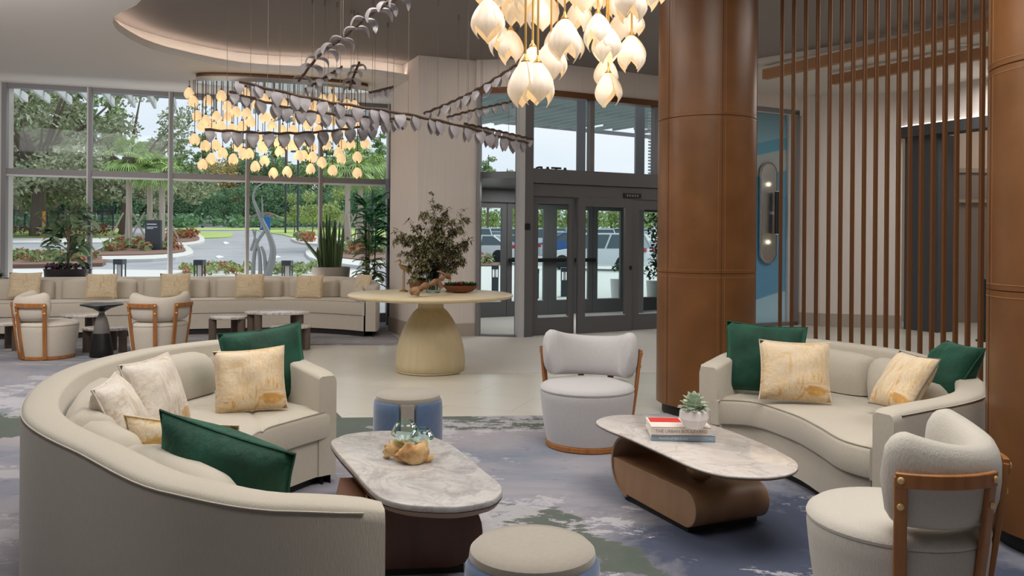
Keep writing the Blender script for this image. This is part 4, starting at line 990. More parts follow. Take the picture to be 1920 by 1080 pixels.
for ring, (n, el, L_, zc) in enumerate(((11, 8, .062, .10), (10, 28, .062, .115), (9, 48, .058, .13), (7, 66, .05, .14), (4, 82, .04, .145))):
    for k in range(n):
        a = 2 * pi * (k + ring * .5) / n; d = Vector((cos(a) * cos(R(el)), sin(a) * cos(R(el)), sin(R(el))))
        mb.leaf(pc + Vector((cos(a) * .018, sin(a) * .018, zc - .01)), d, (0, 0, 1), L_ + rnd.uniform(-.008, .008), .036, prof=(.5, .85, 1, .8, .2), fold=.25)
for k in range(7):
    a = rnd.uniform(0, 6.28); c = pc + Vector((cos(a) * .062, sin(a) * .062, .088 + rnd.uniform(0, .03)))
    for q in range(7): b_ = 2 * pi * q / 7; mb.leaf(c, (cos(b_), sin(b_), .7), (0, 0, 1), .026, .018, prof=(.5, 1, .9, .3), fold=.25)
mb.build('succulent', 'leaf_succ', pr, world=True, recalc=False)

# driftwood with blown glass on the left table
dw = G(772, 870, .40); dr = thing('driftwood_ornament', 'golden driftwood chunk with blown glass bowl on the left coffee table', 'ornament', (dw.x, dw.y, .40))
def lump(parts, amp, fr):
    mb = MB()
    for c, r_, sc in parts: mb.ball(c, r_, 26, 18, sc=sc)
    out = []
    for v in mb.v:
        v = Vector(v); n = noise.noise(v * fr) + .5 * noise.noise(v * fr * 2.7); out.append(tuple(v * (1 + amp * n) + Vector((noise.noise(v * 40 + Vector((5, 0, 0))), noise.noise(v * 40), noise.noise(v * 40 + Vector((0, 7, 0))))) * .006))
    mb.v = [(x, y, max(z, .001)) for x, y, z in out]; return mb
lump([((.005, .0, .045), .062, (1.05, .7, .78)), ((.05, .01, .05), .042, (.8, .8, 1.0)), ((-.05, .03, .03), .035, (1, .8, .8)), ((-.09, .08, .05), .045, (1.1, .7, .6)), ((-.128, .09, .035), .03, (.7, .8, 1.2)), ((.085, .03, .02), .018, (1, .7, 1.1))], .30, 16).build('driftwood', 'driftwood', dr)
def glassblob(c, r, sc, nm):
    mb = MB(); prof = []
    for k in range(15): a = -pi / 2 + pi * k / 17; prof.append((max(r * cos(a), .002) * sc[0] * (1 + .05 * sin(k)), r * sin(a) * sc[1] + r * sc[1]))
    e = prof[-1]; prof.append((e[0] + .006, e[1] + .003))
    mb.lathe(prof, 28, c, cap=False); mb.tube([Vector(c) + Vector((cos(2 * pi * k / 24) * e[0], sin(2 * pi * k / 24) * e[0], e[1] + .002)) for k in range(25)], .003, 6, cap=False); return mb.build(nm, 'thin_glass', dr, auto=0)
glassblob((-.045, .10, .06), .062, (1.05, 1.0), 'glass_bowl'); glassblob((.04, .06, .07), .05, (1.1, .85), 'glass_bowl')

# ------------------------------------------------------------------ console table with decor
cc_ = Vector((-.89, 9.12, 0)); ct = thing('pedestal_table', 'large round pale wood table on a bell shaped pedestal', 'table', cc_)
MB().lathe([(.20, .80), (.80, .80), (.885, .812), (.905, .828), (.905, .842), (.89, .852), (.001, .852)], 96, cc_).build('tabletop', 'ash_top', ct, world=True, auto=50)
MB().lathe([(.36, 0), (.372, .006), (.378, .012), (.366, .02), (.378, .03), (.382, .10), (.378, .18), (.365, .27), (.345, .35), (.315, .43), (.28, .51), (.24, .58), (.195, .645), (.165, .675), (.145, .69), (.14, .71), (.142, .75), (.155, .79), (.17, .80)], 72, cc_).build('pedestal', 'ash', ct, world=True, auto=60)
TZ = .852
def onT(px, py): g = G(px, py, TZ); return g
# bowls
def bowl(label, px, py, r_, h_, mat, seed, leaves):
    c = onT(px, py); rt = thing('succulent_bowl', label, 'planter', c, group='bowls on the pedestal table')
    MB().lathe([(.35 * r_, 0), (.7 * r_, .02), (.95 * r_, h_ * .8), (r_, h_), (.93 * r_, h_), (.85 * r_, h_ * .8), (.001, h_ * .6)], 32, c, sy=.7).build('bowl', mat, rt, world=True)
    mb = MB(); rnd = random.Random(seed)
    for k in range(leaves):
        a = rnd.uniform(0, 6.28); q = sqrt(rnd.random()) * r_ * .8; p = c + Vector((q * cos(a), q * sin(a) * .7, h_ * .85)); L_ = rnd.uniform(.03, .05); mi = 1 if (.35 < (p.x - c.x) / r_ + .5 < .75 and rnd.random() < .7) else 0
        for j in range(8): b_ = 2 * pi * j / 8; mb.leaf(p, (cos(b_), sin(b_), rnd.uniform(.3, 1.6)), (0, 0, 1), L_ + .02, .022, prof=(.5, 1, .8, .2), fold=.2, mi=mi)
    mb.build('succulents', ['leaf_green2', 'leaf_red'], rt, world=True, recalc=False)
bowl('brown wooden bowl of green and red succulents at the right of the round table', 863, 549, .20, .085, 'bowl_wood', 1, 30)
bowl('small clay bowl of green and red succulents behind the driftwood', 783, 546, .115, .13, 'branch_wood', 2, 20)
# cranes
def crane(label, px, py, flip, H, low):
    c = onT(px, py); rt = thing('crane_figurine', label, 'figurine', c, group='brass cranes on the round table')
    MB().lathe([(.05, 0), (.05, .012), (.03, .022), (.012, .03)], 16, c).build('base', 'brass_dull', rt, world=True)
    mb = MB()
    for s in (-.007, .007): mb.tube([c + Vector((s, 0, .02)), c + Vector((s * 1.2, .004, H * .35)), c + Vector((s, 0, H * .66))], .005, 6)
    mb.build('leg', 'brass', rt, world=True)
    f = flip; pts = [(-.10, .60), (-.06, .62), (-.01, .70), (.03, .78), (.055, .86), (.045, .95), (.06, 1.0), (.085, .985), (.135, .955)]
    if low: pts = [(.09, .58), (.07, .66), (.03, .72), (-.02, .78), (-.05, .86), (-.035, .95), (-.05, 1.0), (-.075, .97), (-.12, .93)]; f = 1
    rad = [.006, .018, .034, .026, .013, .010, .014, .006, .001]
    MB().tube([c + Vector((x * f, 0, z * H)) for x, z in pts], rad, 10).build('body', 'brass_dull', rt, world=True)
    return rt
crane('brass crane figurine standing at the left of the branches', 757, 547, 1, .36, True)
crane('brass crane figurine standing behind the right succulent bowl', 843, 547, -1, .34, True)
# driftwood branch
d0 = [onT(770, 557) + Vector((0, 0, .045)), onT(784, 557) + Vector((0, 0, .085)), onT(802, 556) + Vector((0, 0, .12)), onT(820, 555) + Vector((0, 0, .16)), onT(836, 553) + Vector((0, 0, .20)), onT(845, 552) + Vector((0, 0, .17))]
br_ = thing('driftwood_branch', 'brown driftwood branch lying across the round table', 'driftwood', onT(800, 556))
mb = MB(); mb.tube(catmull(d0, 24), [.033 + .010 * sin(i * 1.3) - i * .0006 for i in range(24)], 9); mb.tube([d0[1], d0[1] + Vector((-.02, -.02, -.065))], [.03, .035], 8); mb.tube([d0[3], d0[3] + Vector((.05, .0, -.08))], [.025, .02], 8); mb.tube([d0[4], d0[4] + Vector((-.06, 0, .06)), d0[4] + Vector((-.10, 0, .05))], [.018, .012, .006], 8)
mb.v = [tuple(Vector(v) + Vector((1, 1, 1)) * .01 * noise.noise(Vector(v) * 14)) for v in mb.v]
mb.build('branch', 'branch_wood', br_, world=True)
# glass vase with branches
vc = onT(812, 549); vr = thing('glass_vase', 'tall clear glass vase on the round table holding olive branches', 'vase', vc)
MB().lathe([(.001, .002), (.07, .002), (.08, .01), (.085, .2), (.085, .33), (.079, .33), (.078, .2), (.074, .015), (.001, .012)], 28, vc, cap=False).build('vase_body', 'clear_glass', vr, world=True)
bl = thing('olive_branches', 'bunch of olive green leafy branches standing in the glass vase', 'branches', vc + Vector((0, 0, .02)))
rnd = random.Random(11); st = MB(); lf = MB()
tips = [(-.02, 1.02), (-.28, .72), (.30, .70), (.16, .86), (-.14, .80), (.40, .52), (-.36, .50), (.05, .62), (-.22, .40), (.24, .42), (-.42, .62), (.12, .50), (-.08, .46), (.34, .84), (-.30, .28), (.30, .26), (.0, .78), (.20, .60), (-.16, .58)]
def sprig(pts, dens, L_):
    c = catmull(pts, 16)
    st.tube(c, [.004 - .0002 * i for i in range(16)], 5)
    for i in range(4, 16):
        for k in range(dens):
            d = Vector((rnd.uniform(-1, 1), rnd.uniform(-1, 1), rnd.uniform(-.7, .8)))
            lf.leaf(c[i] + Vector((rnd.uniform(-.02, .02), rnd.uniform(-.02, .02), rnd.uniform(-.02, .02))), d, (0, 0, 1), L_ * rnd.uniform(.7, 1.2), L_ * .34, droop=.2, prof=(.1, 1, .8, .05))
for x, z in tips:
    y = rnd.uniform(-.18, .18); b = vc + Vector((rnd.uniform(-.05, .05), rnd.uniform(-.04, .04), .03)); t = vc + Vector((x, y, z + .08)); m1 = b.lerp(t, .5) + Vector((-x * .25, 0, .10))
    sprig([b, m1, t], 8, .062)
    for q in range(5):
        f = rnd.uniform(.35, .9); p = b.lerp(t, f); e = p + Vector((rnd.uniform(-.18, .18), rnd.uniform(-.12, .12), rnd.uniform(-.06, .10))); sprig([p, p.lerp(e, .5) + Vector((0, 0, .03)), e], 6, .055)
st.build('stems', 'branch_wood', bl, world=True); lf.build('leaves', 'leaf_olive', bl, world=True, recalc=False)

# ------------------------------------------------------------------ small tables near the banquette
def small_table(label, px, py, z, w_, d_, legs, rot=0, seed=0):
    c = G(px, py, z); c = Vector((c.x, c.y, 0)); r = thing('marble_side_table', label, 'side table', c, group='low marble tables by the banquette')
    rnd = random.Random(seed); pts = []
    for k in range(7):
        a = 2 * pi * k / 7; pts.append(Vector((cos(a) * w_ / 2 * rnd.uniform(.92, 1.06), sin(a) * d_ / 2 * rnd.uniform(.92, 1.06), 0)))
    pl = catmull(pts, 40, closed=True)
    MB().prism([(p.x, p.y) for p in pl], z - .035, z, bev=.008).build('tabletop', 'marble_far', r, auto=50)
    for a in legs:
        d = Vector((cos(R(a)) * w_ * .40, sin(R(a)) * d_ * .40, 0)); MB().lathe([(.052, .008), (.052, z - .035)], 20, d, sy=.7).build('leg', 'dark_oval', r)
    return r
M['dark_oval'] = NM('leg_oak', srgb(96, 82, 72), .5).m
small_table('low marble table with dark oval legs, left of the two joined ones', 431, 592, .40, .55, .5, (200, 330, 90), seed=1)
small_table('taller marble topped table between two lower ones by the banquette', 520, 583, .47, .86, .6, (195, 235, 340, 60), seed=2)
small_table('lowest marble table tucked under the taller marble table', 545, 609, .32, .56, .45, (300, 345, 120), seed=3)
small_table('low marble table behind the bell shaped side table', 200, 613, .32, .58, .42, (195, 345, 90), seed=4)
small_table('marble table half hidden behind the leftmost far armchair', 158, 588, .44, .55, .5, (230, 340, 100), seed=5)
small_table('marble table cut off by the left edge of the picture', 6, 604, .36, .5, .45, (345, 250, 100), seed=6)
# bell side table
bc = Vector((-4.93, 9.95, .008)); bt = thing('bell_side_table', 'black bell shaped glass side table between the two far armchairs', 'side table', bc)
MB().lathe([(.001, .545), (.05, .55), (.10, .58), (.20, .612), (.235, .618), (.24, .626), (.236, .634), (.20, .628), (.001, .622)], 48, bc).build('tabletop', 'black', bt, world=True, auto=50)
MB().lathe([(.13, 0), (.135, .01), (.125, .10), (.11, .20), (.095, .285)], 40, bc).build('glass_base', 'black', bt, world=True)
MB().lathe([(.095, .285), (.08, .38), (.06, .46), (.04, .50), (.03, .53), (.045, .556)], 40, bc).build('glass_neck', 'smoke_glass', bt, world=True)

# ================================================================== CHANDELIERS
def blossom_mb(Rm, H, npet=4, seed=0, flare=.0):
    mb = MB(); rnd = random.Random(seed)
    for k in range(npet):
        ph = 2 * pi * k / npet + rnd.uniform(-.12, .12); ro = 1 + .05 * (k % 2); rows = []; hl = H * rnd.uniform(.90, 1.06); n = 12
        for i in range(n + 1):
            t = i / n; r = Rm * ro * (.16 + .84 * sin(min(1, t * 1.55) * pi / 2) ** .8 if t < .645 else (1 - .48 * ((t - .645) / .355) ** 1.5))
            hw = R(62) * (1 if t < .5 else max(.02, 1 - ((t - .5) / .5) ** 1.5)); row = []
            for j in range(7):
                u = -1 + j / 3; a = ph + u * hw; row.append(Vector((r * (1 + .03 * cos(u * 9)) * cos(a), r * (1 + .03 * cos(u * 9)) * sin(a), -hl * t - .0 * abs(u))))
            rows.append(row)
        mb.grid(rows)
    return mb
def pendant_sets(root, items, Rm, H, mat, top_z_f, rod_r, rod_mat, cone, bulb):
    protos = []
    for s in range(3):
        q = blossom_mb(Rm, H, 4 if s != 1 else 3, s)
        o = q.build('blossom_shade', mat, root, recalc=False, auto=60); protos.append(o)
    caps = MB(); caps.lathe([(Rm * .05, .05 * H + cone), (Rm * .09, .02 * H + cone * .5), (Rm * .26, 0), (Rm * .22, -.03 * H), (.001, -.03 * H)], 12); cap0 = caps.build('socket_cap', rod_mat, protos[0])
    bl = MB(); bl.ball((0, 0, -.42 * H), Rm * .34, 8, 6); b0 = bl.build('bulb', 'petal_core', protos[0]) if bulb else None
    rnd = random.Random(3); first = [True, True, True]
    for i, (p, sc) in enumerate(items):
        s = i % 3; src = protos[s]
        if first[s]: o = src; first[s] = False
        else: o = src.copy(); C.objects.link(o); o.parent = root
        o.location = p - WPOS(root); o.rotation_euler = (0, 0, rnd.uniform(0, 6.28)); o.scale = (sc, sc, sc)
        if not (s == 0 and o is protos[0]):
            for ch in ([cap0] + ([b0] if b0 else [])): c = ch.copy(); C.objects.link(c); c.parent = o
        zt = top_z_f(p); L_ = (zt - p.z) / sc
        mb = MB(); mb.tube([(0, 0, .02 * H), (0, 0, L_)], rod_r, 6); mb.build('rod', rod_mat, o, recalc=False)
# near chandelier
zl = [(180, -10, 390), (300, 240, 530), (400, 290, 600), (450, -10, 260), (540, 590, 1025), (610, 450, 830), (660, 600, 1020), (680, -20, 300), (790, 400, 780), (850, 250, 560), (920, 180, 590), (1010, 300, 560), (1060, 0, 305), (1240, 130, 480), (1325, 250, 600), (1320, 560, 850), (1340, 700, 1030), (1565, 340, 680), (1450, 130, 420), (1590, 100, 350), (1450, -140, 180), (1700, -260, 90), (1800, -300, 40), (960, -260, 60), (130, -300, 20), (1160, -200, 130), (740, -60, 250), (560, -200, 120), (1230, -220, 90), (1560, -200, 200), (330, -260, 60), (300, -100, 190)]
items = []
rnd = random.Random(8)
for x, y0, y1 in zl:
    h = (y1 - y0) / 5.143; D = max(3.75, min(5.0, 300 / h)); items.append((P(880 + x / 5.143, y0 / 5.143, D), h * D / 1550 / .20))
ch = thing('blossom_chandelier', 'large chandelier of glowing white glass blossoms on brass rods, nearest the camera', 'chandelier', (.45, 4.4, CZ))
M['rod_brass'] = NM('rod_brass', srgb(214, 168, 92), .35, .6).m
pendant_sets(ch, items, .078, .205, 'petal', lambda p: CZ - .03, .0055, 'rod_brass', .03, True)
MB().lathe([(.95, -.04), (1.0, -.035), (1.0, -.001), (.95, 0)], 64, sy=.62).build('ceiling_plate', 'bronze', ch)
light('chandelier_glow', 'POINT', (.45, 4.4, 2.5), 10, (1, .78, .52), .4)

# far chandelier over the banquette
cl = thing('pendant_chandelier', 'long oval chandelier of many small glowing glass blossoms above the window banquette', 'chandelier', (-3.35, 12.2, SZ))
a_ = Vector((-4.55, 11.85, SZ)); b_ = Vector((-2.2, 12.55, SZ)); d = (b_ - a_).normalized(); q = Vector((-d.y, d.x, 0)); hl = (b_ - a_).length / 2; cxx = (a_ + b_) / 2
pts = [cxx + d * (hl * cos(2 * pi * k / 60)) + q * (.28 * sin(2 * pi * k / 60)) for k in range(60)]
MB().prism([(p.x, p.y) for p in pts], SZ - .05, SZ, bev=.006).build('ceiling_plate', 'bronze', cl, world=True)
pts2 = [cxx + d * (hl * 1.0 * cos(2 * pi * k / 60)) + q * (.30 * sin(2 * pi * k / 60)) for k in range(60)]
MB().prism([(p.x, p.y) for p in pts2], SZ - .12, SZ - .05).build('mirror_plate', 'chrome', cl, world=True, auto=30)
far = [(90, 360), (200, 355), (300, 320), (120, 470), (185, 505), (265, 475), (350, 475), (345, 400), (480, 300), (155, 545), (240, 560), (300, 550), (380, 570), (455, 550), (490, 450), (520, 515), (620, 345), (625, 480), (690, 465), (680, 545), (760, 375), (845, 370), (945, 390), (870, 480), (950, 540), (760, 580), (840, 580), (1030, 580), (1060, 350), (1075, 410), (1020, 490), (1130, 505), (1240, 385), (1300, 395), (1345, 520), (1240, 560), (1255, 600), (1145, 625), (100, 645), (180, 695), (260, 690), (310, 750), (160, 835), (225, 790), (390, 795), (420, 695), (465, 755), (510, 755), (555, 850), (575, 630), (610, 705), (625, 810), (690, 900), (730, 670), (740, 740), (795, 890), (810, 690), (850, 690), (880, 770), (920, 770), (910, 655), (980, 705), (985, 780), (970, 870), (1055, 820), (1090, 690), (1135, 880), (1180, 745), (1200, 790), (1210, 690), (1275, 685), (1320, 780), (1320, 900), (1380, 680), (1000, 400), (560, 390), (410, 440), (1180, 400), (60, 300), (700, 360), (1130, 340)]
items = []
for x, y in far:
    f = x / 1400; D = 11.85 + .7 * f + rnd.uniform(-.18, .18); items.append((P(340 + x / 4, 100 + (y - 46) / 4, D), 1.12))
pendant_sets(cl, items, .062, .155, 'petal_far', lambda p: SZ - .10, .0045, 'branch_metal', .03, False)
light('chandelier_glow', 'POINT', (-3.4, 12.0, 2.7), 10, (1, .78, .5), .5)

# ------------------------------------------------------------------ hanging leaf branches
def leafpart(L_, W_):
    mb = MB(); rows = []; n = 9
    for i in range(n + 1):
        t = i / n; hw = W_ / 2 * (sin(pi * min(1, (t * .9 + .1) ** .72)) ** .8) if t < 1 else .002; hw = max(hw, .004); row = []
        for j in range(7):
            u = -1 + j / 3; row.append(Vector((u * hw, .35 * L_ * (t ** 2) * 0 + .07 * W_ * (1 - u * u) * sin(pi * t) + .04 * L_ * sin(pi * t), -L_ * t)))
        rows.append(row)
    mb.grid(rows); back = [[p + Vector((0, -.004, 0)) for p in r] for r in rows]; mb.grid(back); return mb
def leafarc(L_, W_):
    mb = MB(); rows = []; n = 10
    for i in range(n + 1):
        t = i / n; hw = max(W_ / 2 * (sin(pi * min(1, (t * .92 + .08))) ** .6), .003); y = L_ * (.72 * sin(t * 1.75)); z = .10 * L_ * sin(t * 3.0) - .62 * L_ * t ** 2.4
        rows.append([Vector((u * hw, y, z - .18 * W_ * u * u)) for u in (-1, -.66, -.33, 0, .33, .66, 1)])
    mb.grid(rows); mb.grid([[p + Vector((0, 0, -.004)) for p in r] for r in rows]); return mb
def leaf_branch(label, pts, D0, D1, n, size, both=True, tilt=0, mode='hang', wires=3):
    m = len(pts); path = catmull([P(px, py, D0 + (D1 - D0) * i / (m - 1)) for i, (px, py) in enumerate(pts)], 40)
    c = path[20]; r = thing('leaf_branch', label, 'hanging sculpture', c, group='hanging leaf branches')
    d0 = (path[-1] - path[0]).normalized()
    pw = [p + Vector((0, 0, .006 * sin(i * 1.7))) for i, p in enumerate(path)]
    MB().tube(pw, .0145, 6).build('stem', 'branch_metal', r, world=True)
    rr = random.Random(int(abs(pts[0][0] * 7 + pts[0][1])))
    lm = (leafpart(size, size * .74) if mode == 'hang' else leafarc(size * 1.25, size * .85)).build('leaf', 'leaf_glass', r, auto=0); used = False
    d = (path[-1] - path[0]); yaw = math.atan2(d.y, d.x)
    for k in range(n):
        i = int((k + .5) / n * 39); p = path[i]
        for s in ((-1, 1) if both else (1,)):
            if used: o = lm.copy(); C.objects.link(o); o.parent = r
            else: o = lm; used = True
            o.location = p - c + Vector((0, 0, -.008)); out = (22 if mode == 'hang' else 0) + rr.uniform(-16, 16)
            o.rotation_euler = (R(-out * .55) if mode == 'hang' else R(-out), 0, 0)
            o.rotation_mode = 'XYZ'
            mt = Matrix.Rotation(yaw + (0 if s > 0 else pi) + rr.uniform(-.35, .35), 4, 'Z') @ Matrix.Rotation(R(out * .6), 4, 'X')
            o.matrix_local = Matrix.Translation(p - c) @ mt; o.scale = (1, 1, 1) if k > 1 and k < n - 1 else (.8, .8, .8)
    mb = MB()
    for k in range(wires):
        p = path[int((k + .5) / wires * 39)]; mb.tube([p, Vector((p.x, p.y, CZ - .05))], .0022, 4)
        mb.lathe([(.012, -.06), (.012, 0)], 8, (p.x, p.y, CZ))
    mb.build('hanging_wire', 'wire', r, world=True)
leaf_branch('hanging leaf branch rising steeply to the top of the picture', [(756, -10), (700, 22), (640, 72), (600, 102), (560, 152)], 6.4, 8.6, 11, .125, True, mode='arc', wires=3)
leaf_branch('short hanging leaf branch just right of the steep one', [(642, 125), (608, 146), (572, 168)], 9.2, 9.0, 4, .11, mode='arc')
leaf_branch('short upright hanging leaf branch above the right end of the oval chandelier', [(674, 117), (664, 140), (655, 168)], 9.6, 9.4, 4, .12, mode='arc')
leaf_branch('longest hanging leaf branch, thick stem running right towards the entrance', [(448, 153), (600, 188), (760, 214), (880, 240), (935, 256), (990, 268)], 7.4, 9.4, 22, .155, True, wires=5)
leaf_branch('hanging leaf branch running just below the longest one', [(430, 172), (560, 206), (700, 221), (768, 224)], 8.0, 9.2, 15, .15, True, wires=4)
leaf_branch('lowest hanging leaf branch, nearly level, crossing the oval chandelier', [(384, 243), (530, 250), (640, 243), (737, 228)], 8.2, 9.2, 14, .16, True, wires=4)
leaf_branch('hanging leaf branch climbing from the pillar towards the near chandelier', [(795, 213), (850, 190), (900, 165), (968, 122)], 9.2, 8.4, 9, .12, True, wires=3)
leaf_branch('thin hanging leaf branch in front of the entrance glass', [(838, 220), (890, 206), (975, 187)], 9.6, 9.8, 8, .11, True, wires=3)
leaf_branch('small hanging leaf branch beside the top of the pillar', [(692, 174), (738, 163)], 10.0, 10.0, 5, .12, False, wires=2)
leaf_branch('hanging leaf branch with small rounded leaves ending at the grey entrance post', [(870, 232), (940, 247), (1000, 262)], 9.9, 10.3, 11, .13, False, wires=2)

# ================================================================== INDOOR PLANTS
def plant(name, label, c, cat='potted plant'): return thing(name, label, cat, c)
c = P(621, 497, 13.75); zr = .98
r = plant('snake_plant', 'tall snake plant in a round taupe pot behind the banquette', Vector((c.x, c.y, 0)))
MB().lathe([(.20, 0), (.24, .02), (.28, .6), (.31, zr - .03), (.31, zr), (.28, zr), (.27, zr - .05), (.001, zr - .05)], 40).build('pot', 'pot_grey', r)
rnd = random.Random(4); mb = MB()
for k in range(38):
    a = rnd.uniform(0, 6.28); q = rnd.uniform(0, .2); h = rnd.uniform(.40, .98) * (1.05 - q); mb.leaf((q * cos(a), q * sin(a), zr - .05), (cos(a) * q * .7, sin(a) * q * .7, 1), (cos(a + 1.57), sin(a + 1.57), .01), h, .058, prof=(.7, .9, 1, .8, .03), fold=.35)
for a, L_ in ((3.3, .62),): mb.leaf((.1 * cos(a), .1 * sin(a), zr), (cos(a) * .8, sin(a) * .3, 1), (0, 1, .01), L_, .06, prof=(.7, .9, 1, .8, .03), fold=.3)
mb.build('leaves', 'leaf_snake', r, recalc=False)
def frond(mb, base, d, L_, n, lw, droop, ll):
    base = Vector(base); d = Vector(d).normalized(); pts = [base + d * L_ * t + Vector((0, 0, -droop * t * t)) for t in [i / n for i in range(n + 1)]]
    mb.tube([pts[0], pts[n // 2], pts[n]], [.008, .006, .002], 4, mi=0)
    for i in range(max(1, n // 6), n + 1):
        t = (pts[i] - pts[i - 1]).normalized(); s_ = t.cross(Vector((0, 0, 1))).normalized()
        for sg in (-1, 1): mb.leaf(pts[i], t * .8 + s_ * sg + Vector((0, 0, .1)), (0, 0, 1), ll * (1 - .5 * abs(i / n - .5)), lw, droop=.25, prof=(.3, 1, .6, .05), mi=0)
c = P(694, 520, 13.65)
r = plant('leafy_palm', 'tall bright green leafy palm beside the white pillar', Vector((c.x, c.y, 0)))
MB().lathe([(.14, 0), (.17, .02), (.21, .55), (.22, .6), (.19, .6), (.001, .55)], 32).build('pot', 'frame_dark', r)
mb = MB(); rnd = random.Random(7)
for k in range(7): a = rnd.uniform(0, 6.28); mb.tube([(.06 * cos(a), .06 * sin(a), .5), (.10 * cos(a), .08 * sin(a), 1.2), (.12 * cos(a), .10 * sin(a), rnd.uniform(1.6, 2.0))], .014, 5)
mb.build('canes', 'bark', r)
mb = MB()
for k in range(92): a = rnd.uniform(0, 6.28); z = rnd.uniform(1.25, 2.05); frond(mb, (.10 * cos(a), .08 * sin(a), z), (cos(a) * .8, sin(a) * .6, rnd.uniform(.1, 1.0)), rnd.uniform(.20, .36), 7, .04, .08, .17)
mb.build('upper_leaves', 'leaf_bright', r, recalc=False)
mb = MB()
for k in range(60): a = rnd.uniform(0, 6.28); z = rnd.uniform(.62, 1.3); frond(mb, (.05 * cos(a), .05 * sin(a), z), (cos(a) * .9, sin(a) * .6, rnd.uniform(.1, .9)), rnd.uniform(.22, .38), 9, .032, .14, .13)
mb.build('lower_fronds', 'leaf_fern', r, recalc=False); r.scale = (.78, .8, 1)
c = P(120, 500, 12.62)
r = plant('fiddle_tree', 'broad leaved tree in a black planter with purple flowers behind the banquette', Vector((c.x, c.y + .1, 0)))
MB().lathe([(.22, 0), (.25, .02), (.32, .92), (.33, .95), (.29, .95), (.001, .9)], 32, sx=1.1, sy=.62).build('pot', 'black', r)
mb = MB(); mb.tube([(0, 0, .9), (.01, 0, 1.2), (.02, 0, 1.5), (-.04, 0, 1.9)], [.022, .02, .016, .008], 6)
for a, z in ((.3, 1.35), (2.6, 1.45), (1.2, 1.55), (3.6, 1.6), (.0, 1.65)): mb.tube([(.01, 0, z - .1), (.12 * cos(a), .06 * sin(a), z + .15), (.2 * cos(a), .08 * sin(a), z + .4)], [.01, .008, .005], 5)
mb.build('trunk', 'bark', r)
mb = MB(); rnd = random.Random(12)
for k in range(105):
    a = rnd.uniform(0, 6.28); z = rnd.uniform(1.15, 1.98); q = rnd.uniform(.02, .24) * (1.5 - abs(z - 1.7)); mb.leaf((q * cos(a), q * sin(a) * .5, z - .05), (cos(a + rnd.uniform(-1, 1)), sin(a) * .5, rnd.uniform(-.5, .9)), (0, 0, 1), rnd.uniform(.20, .28), .125, droop=.3, prof=(.2, .8, 1, .8, .1), fold=.2)
mb.build('leaves', 'leaf_big', r, recalc=False)
mb = MB()
for k in range(170):
    a = rnd.uniform(0, 6.28); q = sqrt(rnd.random()) * .34; mb.leaf((q * cos(a), q * sin(a) * .5, .93 + rnd.uniform(0, .08)), (rnd.uniform(-1, 1), rnd.uniform(-1, 1), rnd.uniform(.1, 1)), (0, 0, 1), .09, .045, droop=.2, prof=(.3, 1, .8, .1), mi=0 if rnd.random() < .5 else 1)
mb.build('flowers', ['leaf_purple', 'leaf_dark'], r, recalc=False)
c = P(-8, 500, 12.15)
r = plant('corner_plant', 'dark green leafy plant cut off by the left edge behind the banquette', Vector((c.x, c.y, 0)))
MB().lathe([(.12, 0), (.15, .02), (.18, .8), (.15, .8), (.001, .76)], 24).build('pot', 'black', r)
mb = MB()
for k in range(44): a = rnd.uniform(0, 6.28); mb.leaf((0, 0, .78), (cos(a), sin(a) * .4, rnd.uniform(.1, 1.3)), (0, 0, 1), rnd.uniform(.2, .36), .07, droop=.45, prof=(.3, .9, 1, .6, .05), fold=.2)
mb.build('leaves', 'leaf_dark', r, recalc=False)

# ================================================================== OUTDOORS
def slope(x, y):
    u = x / max(y, 1); f = min(1, max(0, (u + .13) / .08)); return SL * (1 - f) + SR * f
rows = []
ys = [12.8, 13.5, 14.5, 16, 18] + [18 + 3 * k for k in range(1, 12)] + [51 + 8 * k for k in range(1, 14)]
for y in ys:
    rows.append([Vector((u * y, y, max(0, y - 18) * slope(u * y, y) - .03)) for u in ([-1.2, -.9, -.7, -.55, -.4, -.25, -.13, -.11, -.09, -.07, -.05, .1, .25, .45, .8])])
struct(MB().grid(rows).build('ground', 'asphalt', recalc=True))
def patch(name, pts, mat, lift, G_=None, th=.0, n=None):
    g = G_ or GL; pl = [g(*p) for p in pts]
    if n: pl = catmull(pl, n, closed=True)
    mb = MB(); k = len(pl); top = [p + Vector((0, 0, lift)) for p in pl]
    mb.add(top, [tuple(range(k))]); mb.grid([top + [top[0]], [p - Vector((0, 0, .2)) for p in top + [top[0]]]])
    me = mb.build(name, mat, smooth=False); return me
def strc(o): return struct(o)
strc(patch('ground_walk', [(-150, 505), (120, 505), (330, 507), (600, 508), (700, 506), (722, 530), (640, 560), (-300, 560)], 'concrete', .01))
strc(patch('ground_sidewalk', [(-300, 447.5), (214, 447.5), (206, 456), (-300, 456)], 'concrete', .04))
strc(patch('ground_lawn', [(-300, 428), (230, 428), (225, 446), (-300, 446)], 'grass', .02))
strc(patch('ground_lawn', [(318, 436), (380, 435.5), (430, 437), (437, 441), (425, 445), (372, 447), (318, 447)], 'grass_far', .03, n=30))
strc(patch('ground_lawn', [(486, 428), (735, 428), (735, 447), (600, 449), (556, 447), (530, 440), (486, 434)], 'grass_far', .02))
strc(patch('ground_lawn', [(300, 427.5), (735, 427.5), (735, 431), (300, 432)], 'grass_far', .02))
strc(patch('ground_island', [(152, 484), (190, 466), (214, 452), (300, 448), (340, 458), (362, 474), (350, 483), (300, 489), (200, 491)], 'concrete', .09, n=40))
strc(patch('ground_mulch', [(168, 482), (200, 466), (220, 455), (296, 451), (330, 460), (348, 473), (335, 478), (290, 482), (200, 484)], 'mulch', .13, n=40))
strc(patch('ground_island', [(312, 438), (368, 440), (384, 452), (366, 460), (312, 462)], 'concrete', .08, n=24))
